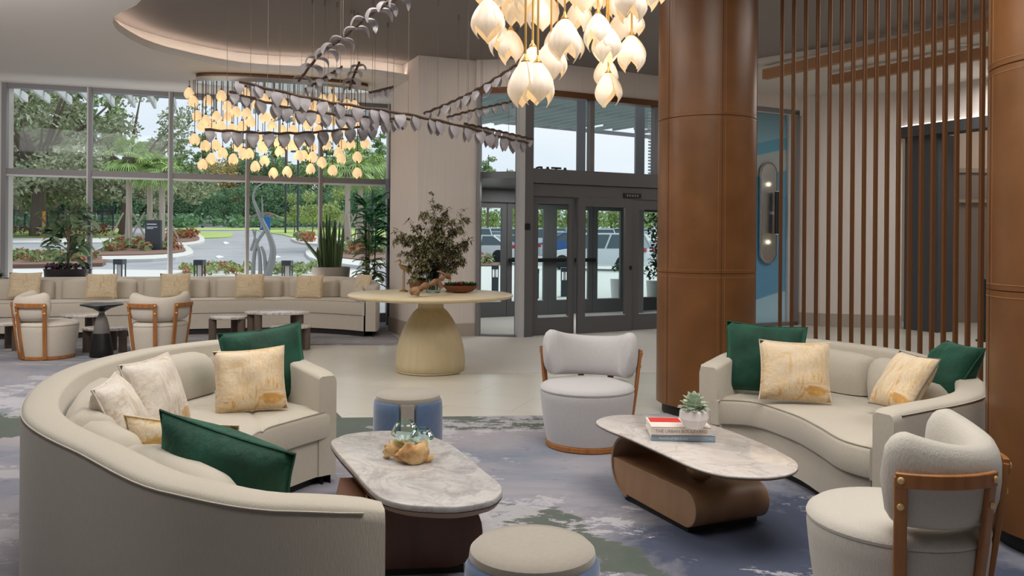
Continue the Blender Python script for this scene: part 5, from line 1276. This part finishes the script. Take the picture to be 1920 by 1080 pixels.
strc(patch('ground_mulch', [(312, 440), (362, 442), (374, 451), (358, 456), (312, 457)], 'mulch', .11, n=24))
strc(patch('ground_island', [(548, 448), (600, 446), (640, 450), (640, 460), (570, 458)], 'concrete', .08, n=24))
strc(patch('ground_island', [(573, 474), (592, 466), (640, 452), (735, 450), (735, 500), (640, 498), (585, 488)], 'concrete', .08, n=24))
strc(patch('ground_mulch', [(592, 476), (640, 458), (735, 455), (735, 490), (640, 488)], 'mulch', .12, n=24))
strc(patch('ground_mulch', [(-200, 482), (150, 481), (190, 492), (170, 499), (-200, 501)], 'mulch', .10, n=24))
for i, (px, py, w_) in enumerate(((412, 481, 8), (424, 455, 6), (519, 481, 8))):
    strc(patch('ground_marking', [(px - w_, py), (px - w_ * .3, py - 2.2), (px + w_, py), (px - w_ * .3, py + 2.4)], 'paint_white', .0))
# entrance side
strc(patch('ground_plaza', [(850, 499), (1260, 500), (1260, 700), (850, 700)], 'concrete', .01, GR))
strc(patch('ground_island', [(850, 482), (922, 480), (940, 494), (930, 500), (850, 500)], 'mulch', .08, GR))
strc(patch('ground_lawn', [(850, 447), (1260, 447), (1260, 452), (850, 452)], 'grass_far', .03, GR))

def leaf_blob(mb, rnd, c, rad, n, sz, flat=.8, mi=None):
    for _ in range(n):
        v = Vector((rnd.gauss(0, 1), rnd.gauss(0, 1), rnd.gauss(0, 1))).normalized() * (rnd.random() ** .38); p = c + Vector((v.x * rad, v.y * rad, v.z * rad * flat))
        a = Vector((rnd.uniform(-1, 1), rnd.uniform(-1, 1), rnd.uniform(-1, 1))).normalized(); b = a.cross(Vector((rnd.uniform(-1, 1), rnd.uniform(-1, 1), .3))).normalized(); s = sz * rnd.uniform(.6, 1.3)
        mb.quad(p - a * s - b * s * .3, p - b * s * .55, p + a * s, p + b * s * .5, mi)
TREE = {}
def tree_proto(kind):
    if kind in TREE: return TREE[kind]
    rnd = random.Random(hash(kind) % 1000 if False else sum(map(ord, kind)))
    cr = MB(); tk = MB()
    if kind == 'oak':      # 10 m, wide, open, with moss
        tk.tube([(0, 0, -.5), (.1, 0, 2.5), (.3, 0, 5)], [.45, .32, .25], 8)
        for k in range(24):
            a = rnd.uniform(0, 6.28); q = rnd.uniform(1.5, 5.2); z = rnd.uniform(3.2, 9.6) - q * .12; p = Vector((q * cos(a), q * sin(a), z)); tk.tube([(.2, 0, rnd.uniform(2.2, 4.8)), p * .55 + Vector((0, 0, z * .2)), p], [.14, .09, .03], 5)
            leaf_blob(cr, rnd, p, rnd.uniform(1.0, 1.7), int(300 - 17 * z), .145, .6)
        for k in range(16):
            a = rnd.uniform(0, 6.28); q = rnd.uniform(3, 5.5); p = Vector((q * cos(a), q * sin(a), rnd.uniform(2.0, 4.0))); leaf_blob(cr, rnd, p, rnd.uniform(.9, 1.4), 230, .15, .7)
        mats = 'tree_oak'
    elif kind == 'pine':
        tk.tube([(0, 0, -.5), (.1, 0, 7), (.0, 0, 15)], [.26, .2, .08], 6)
        for k in range(24):
            a = rnd.uniform(0, 6.28); z = rnd.uniform(7.5, 15.2); q = rnd.uniform(.2, 2.4) * (1 - (z - 7.5) / 11); p = Vector((q * cos(a), q * sin(a), z)); tk.tube([(0, 0, z - .4), p], [.06, .02], 4); leaf_blob(cr, rnd, p, rnd.uniform(.6, 1.1), 95, .22, .5)
        mats = 'tree_pine'
    elif kind == 'round':
        tk.tube([(0, 0, -.5), (0, 0, 4)], [.25, .15], 6)
        for k in range(20):
            a = rnd.uniform(0, 6.28); z = rnd.uniform(1.2, 7.5); q = rnd.uniform(.3, 3.0) * sqrt(max(.1, 1 - ((z - 3.6) / 4.4) ** 2)); leaf_blob(cr, rnd, Vector((q * cos(a), q * sin(a), z)), rnd.uniform(1.0, 1.6), 190, .2, .8)
        mats = 'tree_green'
    else:                  # small lollipop tree
        tk.tube([(0, 0, -.3), (0, 0, 1.6)], [.07, .05], 5)
        for k in range(9):
            a = rnd.uniform(0, 6.28); z = rnd.uniform(1.3, 3.6); q = rnd.uniform(.1, .9); leaf_blob(cr, rnd, Vector((q * cos(a), q * sin(a), z)), .7, 80, .16, .9)
        mats = 'tree_pale'
    c_ = cr.build('crown', mats, None, recalc=False, smooth=False); t_ = tk.build('trunk', 'bark', None)
    TREE[kind] = (c_.data, t_.data, mats); bpy.data.objects.remove(c_); bpy.data.objects.remove(t_)
    return TREE[kind]
def tree(kind, label, pos, sc, group, mat=None, zs=1.0):
    cd, td, m0 = tree_proto(kind); rz = (pos.x * 7.3 + pos.y * 3.1) % 6.28
    r = thing('tree', label, 'tree', pos, rz, group); r.scale = (sc, sc, sc * zs)
    o = bpy.data.objects.new('crown', cd); C.objects.link(o); o.parent = r; t = bpy.data.objects.new('trunk', td); C.objects.link(t); t.parent = r
    if mat: o.material_slots[0].link = 'OBJECT'; o.material_slots[0].material = M[mat]
    return r
def atL(px, D): x = (px - 960) / F * D; return Vector((x, D, max(0, D - 18) * SL))
def atR(px, D): x = (px - 960) / F * D; return Vector((x, D, max(0, D - 18) * SR))
for px, D, s, lb in ((70, 52, 1.15, 'big spreading oak filling the leftmost window'), (235, 56, 1.0, 'big oak behind the palm trio in the second window'), (-70, 50, 1.1, 'big oak at the left edge of the leftmost window')):
    tree('oak', lb, atL(px, D), s, None)
for px, D, s in ((28, 70, 1.05), (38, 76, .95), (66, 72, 1.0), (104, 74, 1.1), (140, 80, 1.0), (-10, 72, 1.0), (205, 84, .95)): tree('pine', 'tall slender pine standing behind the big oaks', atL(px, D), s, 'pines behind the oaks')
rnd = random.Random(21)
cols = ['tree_blue', 'tree_green', 'tree_autumn', 'tree_blue', 'tree_autumn', 'tree_green']
for k in range(26):
    px = -40 + k * 32 + rnd.uniform(-8, 8); D = 88 + rnd.uniform(-5, 6)
    col = 'tree_autumn' if 390 < px < 475 else rnd.choice(['tree_blue', 'tree_green', 'tree_green'])
    lb = {'tree_autumn': 'tree with yellowing foliage in the far tree line', 'tree_blue': 'dark green tree in the far tree line', 'tree_green': 'mid green tree in the far tree line'}[col]
    tree('round', lb, atL(px, D), rnd.uniform(.88, 1.08), 'far tree line ' + {'tree_autumn': 'yellowing', 'tree_blue': 'dark green', 'tree_green': 'mid green'}[col], col)
for k in range(14):
    px = 300 + k * 33 + rnd.uniform(-6, 6); D = 80 + rnd.uniform(-3, 3); tree('round', 'low dark green tree at the foot of the far tree line', atL(px, D), rnd.uniform(.42, .58), 'low trees at the foot of the tree line', 'tree_blue')
for k in range(9): tree('pine', 'pine rising above the far tree line', atL(330 + k * 48 + rnd.uniform(-10, 10), 96), rnd.uniform(.60, .72), 'pines above the tree line', 'tree_green')
for px, D, s in ((552, 62, .72), (586, 60, .75), (628, 58, .8)): tree('small', 'young pale green tree on the far lawn', atL(px, D), s, 'young trees on the far lawn')
for k in range(16):
    px = 840 + k * 28 + rnd.uniform(-5, 5); tree('small', 'yellow green tree beyond the parking lot', atR(px, 112 + rnd.uniform(-4, 4)), rnd.uniform(1.3, 1.6), 'trees beyond the parking lot', 'tree_pale')
for px, s in ((915, 1.0), (950, .85), (880, .9)): tree('pine', 'tree top showing above the vestibule roof', atR(px, 75), s * .55, 'tree tops above the vestibule', 'tree_green')
# palms
def palm(label, px, D, h, cr, props=True, g=None):
    b = atL(px, D); r = thing('sabal_palm', label, 'palm tree', b, 0, g)
    MB().tube([(0, 0, -.2), (.04, 0, h * .5), (0, 0, h)], [.16, .13, .12], 10).build('trunk', 'palm_trunk', r)
    mb = MB(); rnd = random.Random(int(px)); mb2 = MB(); mb2.tube([(0, 0, h - .5), (0, 0, h + .05)], [.2, .3], 8); mb2.build('boots', 'bark', r)
    for k in range(34):
        a = rnd.uniform(0, 6.28); el = rnd.uniform(-.7, 1.3); d = Vector((cos(a) * cos(el), sin(a) * cos(el), sin(el))); L_ = cr * rnd.uniform(.5, .7); p = Vector((0, 0, h)) + d * L_; mb.tube([(0, 0, h), p], .02, 4)
        side = d.cross(Vector((0, 0, 1))).normalized()
        for q in range(15): th = R(-80 + 160 * q / 14); dd = d * cos(th) + side * sin(th); mb.leaf(p, dd, (0, 0, 1), cr * .6 * rnd.uniform(.8, 1.1), .08, droop=.55, prof=(.5, 1, .6, .05))
    mb.build('fronds', 'palm_leaf', r, recalc=False)
    if props:
        for k in range(4): a = .5 + k * pi / 2; MB().bar((cos(a) * 1.0, sin(a) * 1.0, 0), (cos(a) * .2, sin(a) * .2, 1.7), .07, .07).build('support_post', 'palm_trunk', r, smooth=False)
    return r
palm('leftmost sabal palm of the propped trio on the planted island', 240, 38, 4.2, 1.15)
palm('middle sabal palm of the propped trio on the planted island', 279, 41, 3.9, 1.1)
palm('right sabal palm of the propped trio on the planted island', 302, 38, 3.6, 1.0)
palm('sabal palm seen above the snake plant in the last window', 650, 40, 4.0, 1.35)
palm('sabal palm rightmost in the last window, beside the leafy palm', 674, 43, 4.2, 1.5)
# planting
def bed(label, pts, n, h, mats, seed, G_=None, sz=.12, lift=.1):
    g = G_ or GL; rnd = random.Random(seed); mb = MB(); pl = [g(*p) for p in pts]
    for _ in range(n):
        a, b = rnd.random(), rnd.random(); p = pl[0].lerp(pl[1], a).lerp(pl[3].lerp(pl[2], a), b); leaf_blob(mb, rnd, p + Vector((0, 0, lift + h * .45)), h * rnd.uniform(.5, .9), 26, sz, .8, rnd.randrange(len(mats)))
    o = mb.build('flower_bed', mats, recalc=False, smooth=False); tag(o, label, 'planting', kind='stuff')
bed('red orange and green flower bed around the propped palms', [(200, 478), (335, 474), (320, 460), (222, 460)], 60, .40, ['flower_red', 'shrub', 'flower_red', 'tree_green'], 1)
bed('orange shrubs on the small island beyond the palms', [(316, 455), (366, 452), (362, 445), (316, 445)], 26, .5, ['flower_red', 'shrub'], 2)
bed('flower bed along the walk outside the leftmost windows', [(5, 498), (190, 495), (170, 484), (5, 484)], 70, .30, ['flower_red', 'shrub', 'shrub', 'tree_green'], 3, sz=.08)
bed('pale grasses and flowers just outside the middle windows', [(340, 520), (470, 520), (470, 507), (345, 507)], 60, .22, ['shrub', 'palm_leaf', 'shrub', 'flower_red'], 4, sz=.06)
bed('pale grasses and flowers outside the window near the sculpture', [(500, 520), (600, 520), (600, 507), (500, 507)], 50, .22, ['shrub', 'palm_leaf', 'shrub'], 5, sz=.06)
bed('orange shrubs at the kerb on the far side of the road', [(556, 457), (584, 457), (584, 448), (556, 448)], 18, .45, ['flower_red', 'shrub'], 6)
bed('mixed shrubs on the island behind the snake plant', [(640, 486), (725, 486), (725, 462), (640, 462)], 36, .5, ['shrub', 'tree_green', 'flower_red'], 7)
bed('row of dark red shrubs along the lawn by the fence', [(10, 447), (220, 446), (220, 441), (10, 441)], 34, .7, ['shrub_red', 'shrub_red', 'shrub'], 8)
bed('dark hedge line along the foot of the distant trees', [(0, 428), (735, 428), (735, 424), (0, 424)], 190, 1.0, ['tree_blue'], 9, sz=.22)
bed('yellow and orange shrubs seen through the narrow side glass', [(892, 500), (925, 499), (922, 484), (892, 484)], 24, .4, ['shrub', 'flower_red', 'tree_pale'], 10, GR)
# fence
fr = thing('railing_fence', 'black metal fence beyond the lawn on the left', 'fence', atL(80, 58))
mb = MB(); a_ = atL(-40, 58); b_ = atL(212, 60)
for z in (.15, 1.5, 1.7): mb.bar(a_ + Vector((0, 0, z)), b_ + Vector((0, 0, z)), .05, .05)
mb.build('rail', 'car_dark', fr, world=True, smooth=False)
for k in range(13): p = a_.lerp(b_, k / 12); MB().bar(p, p + Vector((0, 0, 1.9)), .09, .09).build('fence_post', 'car_dark', fr, world=True, smooth=False)
mb = MB()
for k in range(150): p = a_.lerp(b_, k / 150); mb.bar(p, p + Vector((0, 0, 1.6)), .022, .022)
mb.build('pickets', 'car_dark', fr, world=True, smooth=False)['kind'] = 'stuff'
p = atL(82, 50); MB().tube([p, p + Vector((0, 0, 1.6))], .10, 8).build('bollard', 'orange_post', tagd=('orange upright marker post on the left lawn', 'post'))
# directional sign
p = atL(288, 36); sg = thing('direction_sign', 'dark grey monument sign standing between the propped palms', 'sign', p)
MB().box(-.34, -.08, 0, .34, .08, 1.42).build('panel', 'slate', sg, smooth=False)
mb = MB(); mb.box(-.26, -.085, 1.22, .16, -.08, 1.26); mb.box(-.26, -.085, 1.10, .20, -.08, 1.13); mb.box(-.26, -.085, 1.04, .02, -.08, 1.07); mb.build('lettering', 'ink_white', sg, smooth=False)['kind'] = 'stuff'
# pavilion, banner and light poles
p = atL(500, 76); pv = thing('pavilion', 'low brown roofed shelter at the end of the road', 'building', p)
mb = MB(); mb.add([(-1.9, -1, .6), (1.9, -1, .6), (1.9, 1, .6), (-1.9, 1, .6), (-.7, 0, 1.35), (.3, 0, 1.35)], [(0, 1, 5, 4), (1, 2, 5), (2, 3, 4, 5), (3, 0, 4), (0, 3, 2, 1)]); mb.build('roof', 'roof_brown', pv, smooth=False)
for x in (-1.6, 0, 1.6): MB().box(x - .08, -.8, 0, x + .08, -.64, .62).build('post', 'bark', pv, smooth=False)
p = atL(497, 66); MB().box(p.x - .42, p.y - .05, p.z, p.x + .42, p.y + .05, p.z + 1.1).build('banner', 'blue_banner', smooth=False, bevel=.03, tagd=('small blue banner board beside the shelter roof', 'banner'))
for px, D, h, lb in ((535, 60, 6.0, 'thin dark lamp post on the far lawn, left one'), (558, 52, 5.4, 'thin dark lamp post on the far lawn, right one'), (698, 45, 4.6, 'dark lamp post outside the last window by the pillar')):
    p = atL(px, D); lp = thing('lamp_post', lb, 'lamp post', p, group='lamp posts on the far lawn'); MB().tube([(0, 0, 0), (0, 0, h)], .07, 8).build('pole', 'car_dark', lp); MB().box(-.45, -.12, h, .12, .12, h + .1).build('lamp_head', 'car_dark', lp, smooth=False)
# steel sculpture
sc_ = thing('steel_sculpture', 'twisted brushed steel branch sculpture outside the fourth window', 'sculpture', P(490, 515, 16.8) * 1.0)
SD = 16.8
def sw(pts, r0, r1): q = catmull([P(x, y, SD) for x, y in pts], 22); MB().tube(q, [r0 + (r1 - r0) * i / 21 for i in range(22)], 8).build('branch', 'steel_sculpt', sc_, world=True)
sw([(498, 530), (508, 495), (512, 468), (504, 440), (492, 415), (482, 392), (475, 372), (479, 354), (494, 343)], .09, .012)
sw([(474, 530), (476, 485), (482, 455), (494, 436), (500, 424)], .05, .03); sw([(488, 530), (487, 480), (480, 452), (474, 430)], .05, .02); sw([(491, 428), (492, 395), (491, 365)], .03, .008); sw([(500, 530), (496, 480), (490, 462)], .05, .03); sw([(470, 470), (476, 452), (480, 430)], .03, .015)
# bollard lanterns
def lantern(label, px, D, h, solid, g, atf):
    p = atf(px, D); r = thing('bollard_lantern', label, 'bollard light', p, 0, g)
    MB().box(-.085, -.085, 0, .085, .085, h * solid).build('base', 'car_dark', r, smooth=False); MB().box(-.09, -.09, h - .10, .09, .09, h).build('cap', 'car_dark', r, smooth=False)
    for x in (-.075, .075):
        for y in (-.075, .075): MB().box(x - .01, y - .01, h * solid, x + .01, y + .01, h - .1).build('post', 'car_dark', r, smooth=False)
    MB().box(-.03, -.03, h * solid, .03, .03, h - .1).build('lamp_core', 'pot_white', r, smooth=False)
for px, lb in ((225, 'bollard lantern outside the second window'), (375, 'bollard lantern outside the third window'), (539, 'bollard lantern right of the steel sculpture')): lantern(lb, px, 16.0, 1.02, .45, 'lanterns outside the windows', atL)
for px, D, lb in ((929, 20.5, 'bollard lantern seen through the narrow side glass'), (1004, 19, 'bollard lantern seen through the left entrance door'), (1059, 19.6, 'bollard lantern in front of the white suv')): lantern(lb, px, D, .78, .62, 'lanterns in front of the entrance', atR)
# cars
CARM = {}
def car_meshes(suv):
    if suv in CARM: return CARM[suv]
    Hh = 1.62 if suv else 1.40; L_ = 4.5; W_ = 1.82; bl = .95 if suv else .86
    prof = [(-2.25, .42), (-2.28, .62), (-2.2, bl), (-1.4 if not suv else -2.1, bl + .03), (1.0, bl), (1.9, bl - .14), (2.22, bl - .3), (2.25, .5), (2.2, .3), (-2.2, .3)]
    mb = MB(); n = len(prof); vs = []
    for y, s in ((-W_ / 2, .96), (-W_ / 2 + .06, 1), (W_ / 2 - .06, 1), (W_ / 2, .96)): vs += [(x * (1 if s == 1 else .99), y, .3 + (z - .3) * s) for x, z in prof]
    fs = [tuple(range(n))[::-1], tuple(range(3 * n, 4 * n))] + [(j * n + i, j * n + (i + 1) % n, (j + 1) * n + (i + 1) % n, (j + 1) * n + i) for j in range(3) for i in range(n)]
    mb.add(vs, fs)
    x0, x1, x2, x3 = (-2.15, -1.85, .35, 1.05) if suv else (-1.75, -1.0, .25, 1.05)
    rf = [(x0, -.84, bl), (x3, -.84, bl), (x3, .84, bl), (x0, .84, bl), (x1, -.66, Hh - .05), (x2, -.66, Hh - .05), (x2, .66, Hh - .05), (x1, .66, Hh - .05)]
    gm = MB(); gm.add(rf, [(0, 1, 5, 4), (1, 2, 6, 5), (2, 3, 7, 6), (3, 0, 4, 7)])
    mb.prism([(x1 - .03, -.68), (x2 + .05, -.68), (x2 + .05, .68), (x1 - .03, .68)], Hh - .07, Hh, bev=.02)
    for s in (-1, 1):
        for xa, xb in ((x0, x1), (x3, x2), ((x0 + x3) / 2, (x1 + x2) / 2)): mb.bar((xa, s * .85, bl), (xb, s * .67, Hh - .05), .07, .05)
    wm = MB(); wm.lathe([(.001, -.11), (.24, -.11), (.33, -.09), (.34, 0), (.33, .09), (.24, .11), (.001, .11)], 16); wm.v = [(x, z, y) for x, y, z in wm.v]
    tl = MB()
    for s in (-1, 1): tl.box(-2.30, s * .80 - .14, bl - .12, -2.05, s * .80 + .12, bl + .05)
    CARM[suv] = [m.build(nm, mt, None, smooth=True, auto=30) for m, nm, mt in ((mb, 'body', 'car_white'), (gm, 'windows', 'car_glass'), (wm, 'wheel', 'tyre'), (tl, 'tail_light', 'red_light'))]
    for o in CARM[suv]: C.objects.unlink(o)
    return CARM[suv]
def car(label, pos, yaw, mat, suv=True, g=None, sc=1.0):
    r = thing('parked_car', label, 'car', pos, R(yaw), g); r.scale = (sc,) * 3; b, gl_, wh, tl = car_meshes(suv)
    o = b.copy(); C.objects.link(o); o.parent = r; o.material_slots[0].link = 'OBJECT'; o.material_slots[0].material = M[mat]
    for s_ in (gl_,): o = s_.copy(); C.objects.link(o); o.parent = r
    o = tl.copy(); C.objects.link(o); o.parent = r
    for x in (-1.35, 1.35):
        for y in (-.82, .82): o = wh.copy(); C.objects.link(o); o.parent = r; o.location = (x, y, .34)
    return r
car('large white suv with red tail lights parked outside the entrance doors', atR(1122, 33.5), 158, 'car_white', True, sc=.93)
car('blue car parked beyond the white suv', atR(1068, 52), 165, 'car_blue', False)
car('white car seen through the narrow side glass', atR(940, 43), 170, 'car_silver', False, sc=.95)
car('white car at the left edge of the narrow side glass', atR(900, 40), 160, 'car_white', False, sc=.95)
rnd = random.Random(31)
for row, (D, n) in enumerate(((58, 9), (68, 10), (80, 12), (94, 13))):
    for k in range(n):
        px = 885 + (k + .5) * 340 / n + rnd.uniform(-5, 5); m_ = rnd.choice(['car_white', 'car_white', 'car_silver', 'car_silver', 'car_dark', 'car_white'])
        nm = {'car_white': 'white', 'car_silver': 'silver', 'car_dark': 'dark'}[m_]; car('%s car in the %s row of the parking lot' % (nm, ('nearest', 'second', 'third', 'farthest')[row]), atR(px, D), 90 + rnd.uniform(-6, 6), m_, rnd.random() < .5, '%s cars in the %s parking row' % (nm, ('nearest', 'second', 'third', 'farthest')[row]))
# outside sunshade fins above the windows
fn = thing('sunshade', 'white sunshade fins projecting outside above the tall windows', 'sunshade', A0 + Vector((0, 1, 3.9)))
Dn = WD.normalized(); fd = Vector((-.33, .94, 0)).normalized()
for k in range(20):
    p = A0 + Dn * (-.6 + k * .36) - WN * .25; q = p + fd * 2.3
    MB().bar(Vector((p.x, p.y, 3.96)), Vector((q.x, q.y, 3.96)), .05, .14).build('fin', 'fin_white', fn, world=True, smooth=False)
for off in (.8, 2.0):
    p = A0 + Dn * -1 - WN * off; q = A0 + Dn * 6.3 - WN * off; MB().bar(Vector((p.x, p.y, 4.06)), Vector((q.x, q.y, 4.06)), .08, .08).build('cross_beam', 'frame_dark', fn, world=True, smooth=False)
# entrance canopy
cn = thing('entrance_canopy', 'slatted canopy over the forecourt seen through the upper entrance glass', 'canopy', (1.5, 16, 4.2))
dd = Vector((-.55, .835, 0)).normalized(); pr_ = Vector((.835, .55, 0)).normalized()
rnd = random.Random(3)
for k in range(34):
    q = Vector((-1.6, 13.6, 4.3)) + pr_ * (k * .33); s1_ = (20.3 + rnd.uniform(-.7, .3) + max(0, (k - 14)) * .10 - q.y) / dd.y; s0_ = max(0, (14.2 - q.y) / dd.y) if k < 5 else -1.5
    if s1_ > .5: MB().bar(q + dd * s0_, q + dd * s1_, .05, .09).build('louvre', 'louvre', cn, world=True, smooth=False)
for s_ in (0.6, 2.6, 4.6, 6.4):
    a_ = Vector((-1.8, 13.4 + s_, 4.42)); MB().bar(a_, a_ + pr_ * 11, .08, .10).build('cross_beam', 'frame_dark', cn, world=True, smooth=False)
mb_ = Vector((2.3, 15.4, 0)); 
for px, D in ((1088, 16.2), (1198, 15.8)):
    p = P(px, 400, D); MB().bar((p.x, p.y, 0), (p.x, p.y, 4.3), .17, .17).build('post', 'frame_dark', cn, world=True, smooth=False)
lt = thing('lattice_screen', 'pale slatted lattice screen outside at the right of the entrance', 'screen', P(1228, 330, 15.9))
for k in range(24):
    a_ = P(1216, 400, 15.7); b_ = P(1262, 400, 16.5); z = 2.5 + k * .06; MB().bar((a_.x, a_.y, z), (b_.x, b_.y, z + .0), .04, .03).build('slat', 'fin_white', lt, world=True, smooth=False)
sgn = thing('roof_sign_letters', 'dark sign letters standing on the vestibule roof, only their tops showing', 'sign', E(.2, 2.46, VD))
for i, ch_ in enumerate('ATAB'):
    t_ = text('letter', ch_, .36, 'black', sgn, (0, 0, 0), (R(90), 0, 0), ext=.015, mirror=True); t_.location = E(.70 + .085 * (3 - i), 2.668, VD) - WPOS(sgn); t_.rotation_euler = (R(90), 0, math.atan2(EDN.y, EDN.x))
# tall planters right of the vestibule
for px, D, lb in ((1160, 17.2, 'tall pale planter outside the doors with a leafy shrub'), (1228, 16.6, 'tall white planter with leafy shrub outside beside the leather column')):
    p = atR(px, D); r = thing('tall_planter', lb, 'planter', p); MB().lathe([(.12, 0), (.13, .01), (.17, .66), (.15, .66), (.001, .62)], 24).build('pot', 'pot_white', r)
    mb = MB(); rnd = random.Random(px)
    if px > 1200:
        for q in range(9): leaf_blob(mb, rnd, Vector((rnd.uniform(-.1, .1), rnd.uniform(-.1, .1), .8 + q * .14)), .16, 40, .045)
    else: leaf_blob(mb, rnd, Vector((-.02, 0, .9)), .12, 50, .045)
    mb.build('foliage', 'leaf_dark', r, recalc=False, smooth=False)

# things that look alike are told apart by their place in the row
ORD = ['leftmost', 'second', 'third', 'fourth', 'fifth', 'sixth', 'seventh', 'eighth', 'ninth', 'tenth', 'eleventh', 'twelfth', 'thirteenth', 'fourteenth', 'fifteenth', 'sixteenth', 'seventeenth', 'eighteenth', 'nineteenth', 'twentieth']
same = {}
for o in bpy.data.objects:
    if o.parent is None and 'label' in o: same.setdefault(o['label'], []).append(o)
for lb, os_ in same.items():
    if len(os_) > 1:
        os_.sort(key=lambda o: o.location.x / max(o.location.y, .1))
        for i, o in enumerate(os_): o['label'] = lb + (', leftmost' if i == 0 else ', %s from the left' % (ORD[i] if i < 20 else 'last'))
